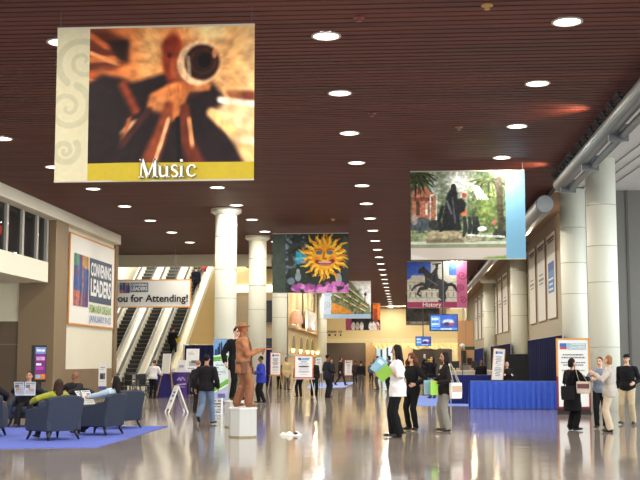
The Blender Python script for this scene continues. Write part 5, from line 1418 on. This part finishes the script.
# --- women with folders
loc, H = put(398, 437.5, 344.5)
pw = person('tall woman in a loose white blouse and black trousers holding blue and green folders', loc, -94, H, 'f', MID, ('long', HB), dict(c=(236, 234, 236), hem=-.16, sleeve=.5, off=.026, wr=.016, flare=1.06, name='blouse'),
            dict(c=(22, 22, 24), flare=.035), lod=0, hands=((.10, .22, 1.25), (-.16, .15, 1.30)), elbows=((1, -1, -.6), (-.6, -1, -.5)), handdir=((-.2, .9, .3), (.25, .9, .25)), palm=((-.6, 0, .7), (.7, .2, .6)), curl=.9, head=(0, -4), feet=((.08, .08, .085), (-.08, -.02, .085)))
slab(pw, 'folder', 'pale blue folder held highest by the woman in the white blouse', 'folder', (-.13, .37, 1.41), .22, .32, (140, 184, 206), 0, math.radians(38), -PI / 2, (200, 226, 236))
slab(pw, 'folder', 'lime green folder held in front by the woman in the white blouse', 'folder', (-.20, .27, 1.26), .22, .30, (136, 184, 60), 0, math.radians(50), -PI / 2)
loc, H = put(412.5, 430.5, 353)
person('woman in black with long wavy auburn hair, between the two women holding folders', loc, -140, H, 'f', LIGHT, ('curly', HA), dict(c=(24, 23, 26), hem=-.14, name='top'), dict(c=(20, 20, 22)), lod=0,
       hands=((.14, .20, 1.02), (-.20, .14, 1.00)), elbows=((1, -.7, -.4), (-1, -.8, -.4)), curl=.8, head=(-8, -6))
loc, H = put(446, 431.5, 351.5)
pg = person('woman in grey trousers and dark cardigan with a white tote bag, facing left', loc, -112, H, 'f', MID, ('long', HB), dict(c=(36, 32, 32), hem=-.13, name='cardigan', inner=(206, 190, 160)), dict(c=(142, 138, 130), flare=.03), lod=0,
            hands=((.10, .24, 1.08), (-.14, .26, 1.04)), elbows=((1, -1, -.5), (-.7, -1, -.5)), handdir=((-.4, .8, -.2), (.5, .8, -.3)), curl=.9, head=(6, -2))
tote(pg, 'white tote bag on the shoulder of the woman in grey trousers', (-.26, -.12, .70), .30, .34, (-.19, -.02, 1.44), [(234, 230, 224), (206, 170, 150)], -PI / 2 + .25)
slab(pg, 'folder', 'lime green folder held by the woman in grey trousers', 'folder', (-.15, .33, .93), .20, .30, (150, 205, 60), 0, .04, -PI / 2 + .3)
slab(pg, 'folder', 'pale aqua folder behind the green one, held by the woman in grey trousers', 'folder', (-.02, .42, .94), .20, .30, (150, 196, 206), 0, -.03, -PI / 2 + .3)
loc, H = put(432.5, 398.5, 356)
pp = person('woman in jeans and black top holding up a phone, left of the navy counter', loc, -150, H, 'f', LIGHT, ('long', HB), dict(c=(26, 25, 28), hem=-.08), dict(c=(84, 104, 142)), lod=1,
            hands=((.26, .10, 1.58), (-.10, .26, 1.44)), elbows=((1, -.2, -.6), (-.7, -.3, -1)), handdir=((.05, .1, 1), (.2, .2, 1)), curl=.4)
slab(pp, 'phone', 'pale phone held up by the woman in jeans', 'phone', (.27, .14, 1.70), .08, .15, (226, 226, 222), 0, .1, PI)
t = local_thing(pp, 'camera', 'small yellow camera held before the face of the woman in jeans', 'camera', (-.06, .32, 1.52), PI); m = MB(); m.box(-.07, .07, -.03, .03, -.05, .06); m.build('camera_body', M((226, 206, 50), .5), t, bevel=.015); m = MB(); m.tube([(0, -.03, 0), (0, -.06, 0)], .03, 10); m.build('lens', BLACK, t)
loc, H = put(378, 390.5, 356); person('person in grey raising a hand near the face, left of the blue folder', loc, -80, H, 'm', MID, ('short', HD), dict(c=(120, 114, 112), hem=-.1), dict(c=(84, 78, 72)), lod=1, hands=((.18, .25, 1.62), None), elbows=((.5, .2, -1), None), handdir=((0, 0, 1), None))
loc, H = put(389.3, 392, 355.5); person('person in dark clothes half hidden behind the woman in the white blouse', loc, -70, H, 'f', LIGHT, ('bob', HD), dict(c=(90, 80, 80), hem=-.1), dict(c=(40, 36, 36)), lod=1)

# --- the group at the right
loc, H = put(573, 430.5, 358)
pk = person('woman in a long black coat with a cream handbag before the tall framed board', loc, 62, H, 'f', LIGHT, ('bob', HB), dict(c=(20, 20, 23), hem=-.46, off=.036, flare=1.12, name='coat'), dict(c=(18, 18, 20), flare=.02), lod=0,
            hands=((.16, .30, 1.12), (-.18, .24, 1.05)), elbows=((1, -.8, -.5), (-1, -.8, -.5)), handdir=((.1, .9, .1), None), palm=((0, 0, 1), None), curl=.3, head=(6, 0), wide=1.08)
tote(pk, 'cream handbag with a dark patterned band on the arm of the woman in black', (.30, .08, .80), .30, .26, (.20, -.02, 1.38), [(224, 206, 190), (120, 84, 84)], PI / 2 - .75, (226, 216, 190), 'handbag')
tote(pk, 'black shoulder bag hanging at the back of the woman in black', (.18, -.24, .66), .30, .30, (.16, -.06, 1.40), [(26, 25, 28)], PI / 2 - .5, (24, 24, 26), 'shoulder_bag')
loc, H = put(601.5, 428.5, 357)
person('man in a grey blue shirt and dark trousers, half hidden by the woman in beige', loc, 196, H, 'm', LIGHT, ('short', HD), dict(c=(126, 138, 156), hem=-.06), dict(c=(30, 30, 34)), lod=0, hands=((.16, .24, 1.08), None), elbows=((1, -1, -.4), None), head=(10, 0))
loc, H = put(610.5, 432, 355)
person('woman in a beige top and trousers with light brown hair, facing left', loc, -78, H, 'f', LIGHT, ('bob', HL), dict(c=(190, 180, 168), hem=-.14, off=.022, name='jacket'), dict(c=(206, 186, 160), flare=.02), lod=0,
       hands=((.08, .30, 1.22), (-.12, .28, 1.22)), elbows=((1, -1, -.6), (-.8, -1, -.6)), handdir=((-.1, .8, .5), (.1, .8, .5)), curl=.6, head=(8, 0))
loc, H = put(628.5, 424.5, 353)
pc_ = person('stout man in a black cap, black shirt and khaki trousers at the right edge', loc, 204, H * .985, 'm', LIGHT, ('short', HG), dict(c=(24, 24, 27), hem=-.10, off=.018, name='shirt'), dict(c=(196, 178, 146), off=.022), lod=0, wide=1.04, shoes=(60, 54, 48),
            hands=((.22, -.06, .84), (-.20, .16, .98)), elbows=((.4, -1, -.2), (-.5, -1, -.2)), feet=((.15, .0, .085), (-.13, .04, .085)))
def cap(p, col):
    m = MB(); hp = p['head']; hk = p['hk']; up = p['HM'] @ Vector((0, 0, 1))
    m.ell(hp(0, -.008, .042), (.086 * hk, .10 * hk, .072 * hk), p['HM'])
    c_ = m.build('cap', cloth(col), p['root'], smooth=True)
    m = MB(); pts = [(hp(.07, .07, .03)), hp(.05, .135, .022), hp(0, .158, .022), hp(-.05, .135, .022), hp(-.07, .07, .03)]; n = len(pts)
    o = [q + up * .01 for q in pts]; m.add(pts + o, [tuple(range(n)), tuple(range(2 * n - 1, n - 1, -1))] + [(i, i + n, (i + 1) % n + n, (i + 1) % n) for i in range(n)]); m.build('brim', cloth(col), c_)
cap(pc_, (26, 26, 30))

# --- walker and performers
loc, H = put(206, 424.5, 354.5)
person('man in a black jacket and blue jeans with a red collar, walking away', loc, 6, H, 'm', MID, ('short', HB), dict(c=(30, 29, 32), hem=-.10, off=.026, collar=(150, 40, 48), name='jacket'), dict(c=(112, 130, 160), off=.018), lod=0, wide=1.05,
       feet=((.11, .18, .085), (-.10, -.30, .19)), knees=((0, 1, 0), (0, 1, .2)), hands=((.26, .10, .86), (-.27, -.04, .84)))
loc, H = put(197.5, 414, 360); person('woman in dark clothes just left of the walking man in jeans', loc, 10, H, 'f', LIGHT, ('short', HL), dict(c=(44, 40, 42), hem=-.12), dict(c=(34, 32, 36)), lod=1)
COP = (166, 108, 68); COPD = (136, 84, 52)
loc = Vector((ped_a.location.x, ped_a.location.y, PHA + .002)); s_top = Zat(324, ped_a.location.y, 241) - PHA
py_ = person('living statue performer painted copper, cowboy hat, arm pointing right, on a white pedestal', loc, 78, s_top, 'm', (160, 98, 62), ('short', COPD), dict(c=COP, mat=M(COP, .7, var=.45, scale=9, bump=.6), hem=-.20, off=.03, wr=.034, name='coat', flare=1.04), dict(c=(160, 106, 68), mat=M((150, 98, 62), .7, var=.45, scale=8, bump=.6), off=.024), shoes=COPD, lod=0,
             hands=((.12, .30, 1.12), (-.22, .05, .90)), elbows=((.5, -.5, -1), (-1, -.6, 0)), handdir=((-.1, 1, .05), None), palm=((-1, 0, 0), None), curl=1.1, lean=(0, -.05), feet=((.11, .10, .085), (-.11, -.12, .085)), wide=1.0, head=(0, 0))
hp, hk, HMx = py_['head'], py_['hk'], py_['HM']
m = MB(); RR = []
for r_, z in ((.0, .13), (.045, .135), (.07, .115), (.078, .06), (.082, .045), (.15, .04), (.165, .055), (.15, .03), (.08, .03), (.0, .03)):
    RR.append([hp(max(r_, .003) * math.cos(2 * PI * j / 22) * .92, -.005 + max(r_, .003) * math.sin(2 * PI * j / 22) * 1.05, z + (.02 * abs(math.cos(2 * PI * j / 22)) if r_ > .14 else 0)) for j in range(22)])
m.rings(RR); ht = m.build('cowboy_hat', M((160, 104, 66), .6, var=.12, bump=.2), py_['root'], smooth=True)
m = MB(); m.rings([[hp(.084 * math.cos(2 * PI * j / 22) * .95, -.005 + .084 * math.sin(2 * PI * j / 22) * 1.05, z) for j in range(22)] for z in (.042, .062)]); m.build('hat_band', M((120, 70, 44), .6), ht)
m = MB()
for i in (0, 1):
    Hh, K, A = py_['LG'][i]; s = py_['s']
    m.tube([K.lerp(A, .15), K.lerp(A, .2), A + Vector((0, 0, .02)), A - Vector((0, 0, .03))], [.090 * s, .096 * s, .088 * s, .078 * s], 12)
    b_ = m.build('boot_shaft', M((140, 86, 54), .5, var=.35, scale=12, bump=.5), py_['root'], smooth=True); m = MB()
sp_, Xv, Fv, s = py_['sp'], py_['X'], py_['F'], py_['s']
m = MB(); m.rings([[sp_(z) + Xv * (.215 * s * math.cos(2 * PI * j / 24)) + Fv * (.168 * s * math.sin(2 * PI * j / 24)) for j in range(24)] for z in (-.02, .035)]); b_ = m.build('belt', M((96, 58, 38), .5), py_['root'], smooth=False)
m = MB(); q = sp_(-.08) + Xv * .225 * s; m.box(-.03, .03, -.05, .07, -.14, .10, Matrix.Translation(q)); m.build('holster', M((112, 68, 44), .5), b_, bevel=.015)
m = MB(); m.tube([sp_(.50), sp_(.56)], [.098 * s, .072 * s], 14); m.prism([(-.05, 0), (.05, 0), (0, -.16)], -.012, .012, 'y'); n0 = len(m.v) - 6
for k in range(n0, n0 + 6): m.v[k] = tuple(sp_(.51) + Xv * m.v[k][0] + Fv * (.135 * s + m.v[k][1]) + Vector((0, 0, m.v[k][2])))
m.build('neckerchief', M((120, 74, 48), .6, bump=.2), py_['root'])
for sg in (-1, 1):       # open coat fronts hanging either side of the chest
    m = MB(); P_ = []
    for z, w, y in ((.46, .07, .135), (.30, .085, .165), (.10, .10, .175), (-.10, .115, .18), (-.24, .12, .185)): P_.append((sp_(z) + Xv * sg * w * s + Fv * y * s, sp_(z) + Xv * sg * (w - .05) * s + Fv * (y + .012) * s))
    for a_, c_ in zip(P_, P_[1:]): m.quad(a_[0], c_[0], c_[1], a_[1])
    o_ = m.build('coat_front', M((124, 76, 48), .6, bump=.3), py_['root']); sd_ = o_.modifiers.new('t', 'SOLIDIFY'); sd_.thickness = .018
t = local_thing(py_, 'toy_pistol', 'copper coloured pistol prop in the hand of the cowboy performer', 'pistol', (.11, .41, 1.13), 0)
m = MB(); m.box(-.012, .012, -.03, .17, .01, .045); m.tube([(0, .0, .03), (0, .20, .03)], .012, 8); m.build('barrel', M(COP, .4), t); m = MB(); m.prism([(-.05, -.09), (-.015, -.09), (.03, .03), (-.03, .03)], -.013, .013, 'x'); m.build('grip', M(COPD, .5), t)
loc = Vector((ped_b.location.x, ped_b.location.y, PHB + .002)); s_top = Zat(327, ped_b.location.y, 236) - PHB
pb_ = person('performer in a black suit and dark glasses standing behind the copper cowboy', loc, 140, s_top, 'm', LIGHT, ('short', HB), dict(c=(22, 22, 25), hem=-.20, off=.028, inner=(226, 226, 226), name='jacket'), dict(c=(20, 20, 22), off=.02), lod=0,
             feet=((.12, .02, .085), (-.14, .0, .085)), hands=((.3, .02, .86), (-.27, .02, .86)))
m = MB(); hp = pb_['head']
for sg in (-1, 1): m.ell(hp(.031 * sg, .092, -.010), (.024, .012, .016), pb_['HM'], 10, 6)
m.bar(hp(-.075, .05, -.006), hp(.075, .05, -.006), .006); m.build('dark_glasses', BLACK, pb_['root'], smooth=True)
loc, H = put(261, 403.5, 355.8)
person('man in a bright blue jacket and black trousers right of the pedestal, facing left', loc, -104, H, 'm', BROWN, ('short', HB), dict(c=(52, 62, 166), hem=-.18, off=.034, name='jacket'), dict(c=(24, 24, 28), off=.022), lod=1, wide=1.12,
       hands=((.12, .26, 1.08), (-.18, .24, 1.08)), elbows=((1, -1, -.5), (-.8, -1, -.5)), feet=((.1, .06, .085), (-.1, -.10, .085)))
loc, H = put(327.5, 398, 354.5)
person('man in a dark suit standing right of the large easel sign, facing right', loc, 58, H, 'm', BROWN, ('short', HB), dict(c=(42, 42, 52), hem=-.20, off=.03, inner=(220, 220, 224), name='suit_jacket'), dict(c=(36, 36, 44), off=.02), lod=1, wide=1.05,
       hands=((.16, .26, 1.04), (-.2, .2, 1.0)), elbows=((1, -1, -.4), (-1, -1, -.4)))
# --- the middle distance
FAR = [
 (286.5, 390.5, 357, 150, 'f', MID, ('bob', HB), (206, 186, 140), -.26, (120, 110, 100), 'woman in a long pale patterned jacket between the two easel signs', None),
 (279, 389.5, 360, 20, 'm', MID, ('short', HB), (40, 38, 42), -.1, (28, 28, 32), 'person in dark trousers hidden behind the narrow yellow easel', None),
 (299, 397.5, 360, -30, 'm', MID, ('short', HB), (36, 36, 42), -.15, (28, 28, 34), 'person in dark clothes hidden behind the left half of the large easel sign', None),
 (314, 397, 358.5, 160, 'f', MID, ('bob', HD), (34, 32, 36), -.3, (26, 26, 30), 'person in black half hidden behind the right edge of the large easel sign', None),
 (340.5, 386, 357, 70, 'f', LIGHT, ('bob', HA), (40, 36, 38), -.2, (54, 50, 54), 'woman in a black jacket with reddish hair striding right of the suited man', 'stride'),
 (361, 389.5, 361, 8, 'm', MID, ('short', HB), (26, 26, 30), -.02, (96, 94, 92), 'person in a black jacket and grey trousers seen from behind, left of the folders', None),
 (355.3, 384, 361, 200, 'm', BROWN, ('short', HB), (60, 46, 44), -.1, (40, 36, 38), 'far person in dark brown left of the person in the black jacket', None),
 (331.5, 383, 359, 170, 'f', LIGHT, ('bob', HD), (62, 52, 50), -.2, (40, 38, 40), 'far person in brown directly behind the suited man', None),
 (371, 383, 362, 20, 'm', LIGHT, ('short', HG), (90, 96, 110), -.1, (50, 50, 56), 'far person in grey blue in front of the glass doors', None),
 (425, 386, 360.5, 170, 'm', MID, ('short', HB), (40, 38, 40), -.1, (36, 36, 40), 'far person in dark clothes between the auburn woman and the woman in jeans', None),
 (507.5, 404.5, 361.5, 176, 'f', LIGHT, ('bob', HG), (30, 28, 32), -.1, (28, 28, 30), 'woman in dark print standing behind the blue table, right of the leaning sign', None),
 (481.5, 398, 359.5, 165, 'm', BROWN, ('short', HB), (26, 25, 28), -.1, (26, 26, 30), 'person in black behind the navy counter, left of the leaning sign', None),
 (152.5, 398.5, 359.5, 14, 'm', MID, ('short', HA), (226, 224, 226), -.08, (26, 26, 30), 'person in a white shirt seen from behind, before the middle escalator', 'bend')]
for px, fy, hy, face, sex, sk, hr, tc, hem, bc, lab, pose in FAR:
    loc, H = put(px, fy, hy); kw = {}
    H = min(H, 1.9)
    if pose == 'stride': kw = dict(feet=((.1, .28, .085), (-.1, -.30, .15)), hands=((.25, -.1, .88), (-.25, .15, .9)))
    if pose == 'bend': kw = dict(lean=(0, .22), hands=((.24, .34, .95), (-.24, .34, .95)), wide=1.1)
    if px == 507.5: kw = dict(hands=((.16, .24, 1.0), (-.16, .24, 1.0)))
    person(lab, loc, face, H, sex, sk, hr, dict(c=tc, hem=hem, off=.024), dict(c=bc, off=.018), lod=1 if fy > 396 else 2, **kw)
# --- riders on the right escalator
def rider(px, Y, z, H, face, label, sex, hr, tc, bc, **kw):
    return person(label, Vector((Xat(px, Y, 361 - (z + .8 - 1.5) * FPX / Y), Y, z)), face, H, sex, LIGHT, hr, dict(c=tc, hem=-.2, off=.026), dict(c=bc, off=.018), lod=1, **kw)
def stepz(Y):
    d = 13.2 / 34; return (math.floor((Y - EY0) / d) + 1) * d * ESL + .006
Yr = EY0 + 2.45
pr = rider(173, Yr, stepz(Yr), 1.74, 10, 'person in black with a yellow bag riding up the nearest escalator', 'm', ('short', HA), (26, 25, 28), (26, 26, 30), hands=((.2, .24, 1.0), None))
tote(pr, 'yellow bag carried by the person in black on the escalator', (.22, .0, .92), .34, .26, (.2, 0, 1.4), [(226, 190, 70)], -.2, (200, 160, 60), 'shoulder_bag')
Yr = EY0 + 9.15
pr = rider(196, Yr, stepz(Yr), 1.74, 0, 'person in dark clothes and a green cap high on the escalator', 'm', ('short', HD), (34, 32, 44), (46, 40, 44), wide=1.1)
cap(pr, (70, 150, 50))
Yr = EY0 + 11.1
rider(204, Yr, stepz(Yr), 1.5, 0, 'person in red at the top of the escalator, above the green cap', 'f', ('bob', HD), (206, 60, 74), (180, 60, 70))

# --- people sitting in the lounge
def sitter(chair, face, label, H, sex, sk, hr, tc, bc, back=.05, lean=-.22, pz=.53, dz=0, **kw):
    s = H / 1.75
    loc = Vector((chair.location.x, chair.location.y, .012))
    kw.setdefault('feet', ((.12, .50, .085), (-.12, .46, .085)))
    return person(label, loc, face, H, sex, sk, hr, dict(c=tc, hem=-.06, off=.022), dict(c=bc, off=.016), pelvis=(0, -back, pz), lean=(0, lean), **kw)
sitter(chair_a, -40, 'woman in a yellow green top with long dark hair, seated with her back to us', 1.50, 'f', LIGHT, ('long', (58, 38, 32)), (156, 156, 54), (40, 38, 44), back=.06, lean=-.26, pz=.47, lod=0,
       hands=((.28, .16, .66), (-.40, .10, .72)), elbows=((1, -.8, 0), (-1, -.8, 0)), head=(-14, 0))
pq = sitter(chair_b, -72, 'woman in a pale blue top with dark hair, seated and reading a paper', 1.55, 'f', LIGHT, ('long', HB), (186, 206, 220), (46, 46, 54), back=.16, lean=-.34, pz=.49, lod=0,
       hands=((.15, .26, .74), (-.15, .26, .74)), elbows=((1, -.6, -.4), (-1, -.6, -.4)), head=(-10, -14))
newspaper(pq, 'open newspaper held by the woman in pale blue', (0, .42, .74), .50, .34, PI, .6)
pn = sitter(chair_d, 172, 'man in dark clothes facing us, seated behind an open newspaper', 1.66, 'm', MID, ('short', HB), (34, 32, 36), (30, 30, 34), back=.04, lean=-.16, pz=.48, lod=0, shoes=(96, 62, 44),
       hands=((.20, .33, .84), (-.20, .33, .84)), elbows=((1, -.4, -.6), (-1, -.4, -.6)), feet=((.12, .50, .085), (-.12, .58, .085)))
newspaper(pn, 'open newspaper held by the man facing us at left', (0, .42, .86), .48, .32, PI, .25)
pbd = sitter(chair_e, 205, 'bald man in a dark shirt seated behind the woman in yellow green', 1.68, 'm', BROWN, ('bald', None), (40, 36, 40), (40, 40, 46), back=.06, lean=-.18, pz=.46, lod=1,
       hands=((.22, .34, .74), (-.22, .34, .74)), elbows=((1, -.6, 0), (-1, -.6, 0)), head=(20, -6))
sitter(chair_f, -10, 'person in dark clothes seated at the left edge, only an arm in view', 1.74, 'm', LIGHT, ('short', HD), (36, 34, 38), (36, 36, 42), back=.04, lean=-.14, pz=.54, lod=1, hands=((.36, .22, .72), (-.35, .18, .70)), elbows=((1, -.8, 0), (-1, -.8, 0)))
# ------------------------------------------------------------------ light and finish
bake_pending()
w = bpy.data.worlds.new('world'); SC.world = w; w.use_nodes = True
nt = w.node_tree; bg = nt.nodes['Background']
bg.inputs['Color'].default_value = (.86, .93, 1.0, 1); bg.inputs['Strength'].default_value = 1.6
la = bpy.data.lights.new('atrium_fill', 'AREA'); la.shape = 'RECTANGLE'; la.size = 3; la.size_y = 1.2; la.energy = 900; la.color = (1, .95, .84)  # unseen lamps put in to light the upper level
for x, y in ((-13, 68), (-18, 68), (-14, 80)):
    o = bpy.data.objects.new('atrium_fill_lamp', la); COL.objects.link(o); o.location = (x, y, 11.95)
lw_ = bpy.data.lights.new('warm_fill', 'POINT'); lw_.energy = 60; lw_.color = (1, .8, .5); lw_.shadow_soft_size = .15
for x, y in ((5.2, 46), (5.3, 67), (5.3, 88)):
    o = bpy.data.objects.new('column_fill_lamp', lw_); COL.objects.link(o); o.location = (x, y, 6.3)  # added to brighten the right columns, no fittings stand here
for y in (76, 82, 88, 95):
    o = bpy.data.objects.new('arcade_wash', lw_); COL.objects.link(o); o.location = (-6.9, y, 4.2)
lf = bpy.data.lights.new('lobby_fill', 'AREA'); lf.shape = 'RECTANGLE'; lf.size = 2; lf.size_y = 1; lf.energy = 260; lf.color = (1, .9, .7); lf.specular_factor = .2  # unseen lamps added to brighten the far end
for x in (-5, 0, 5):
    o = bpy.data.objects.new('lobby_fill_lamp', lf); COL.objects.link(o); o.location = (x, 128.6, 4.97)
    o = bpy.data.objects.new('end_fill_lamp', lf); COL.objects.link(o); o.location = (x, 119, CEIL - .12); o.rotation_euler = (.7, 0, 0)
su = bpy.data.lights.new('daylight', 'SUN'); su.energy = 3.2; su.angle = 1.0; su.color = (.88, .96, 1.0)
o = bpy.data.objects.new('daylight', su); COL.objects.link(o); o.location = (30, 20, 12); o.rotation_euler = Vector((-1, .42, -.22)).to_track_quat('-Z', 'Y').to_euler()
SC.view_settings.view_transform = 'Standard'; SC.view_settings.look = 'None'
SC.view_settings.exposure = 0.0
SC.cycles.max_bounces = 6; SC.cycles.diffuse_bounces = 4; SC.cycles.glossy_bounces = 3; SC.cycles.transmission_bounces = 4
SC.cycles.sample_clamp_indirect = 4.0; SC.cycles.caustics_reflective = False; SC.cycles.caustics_refractive = False
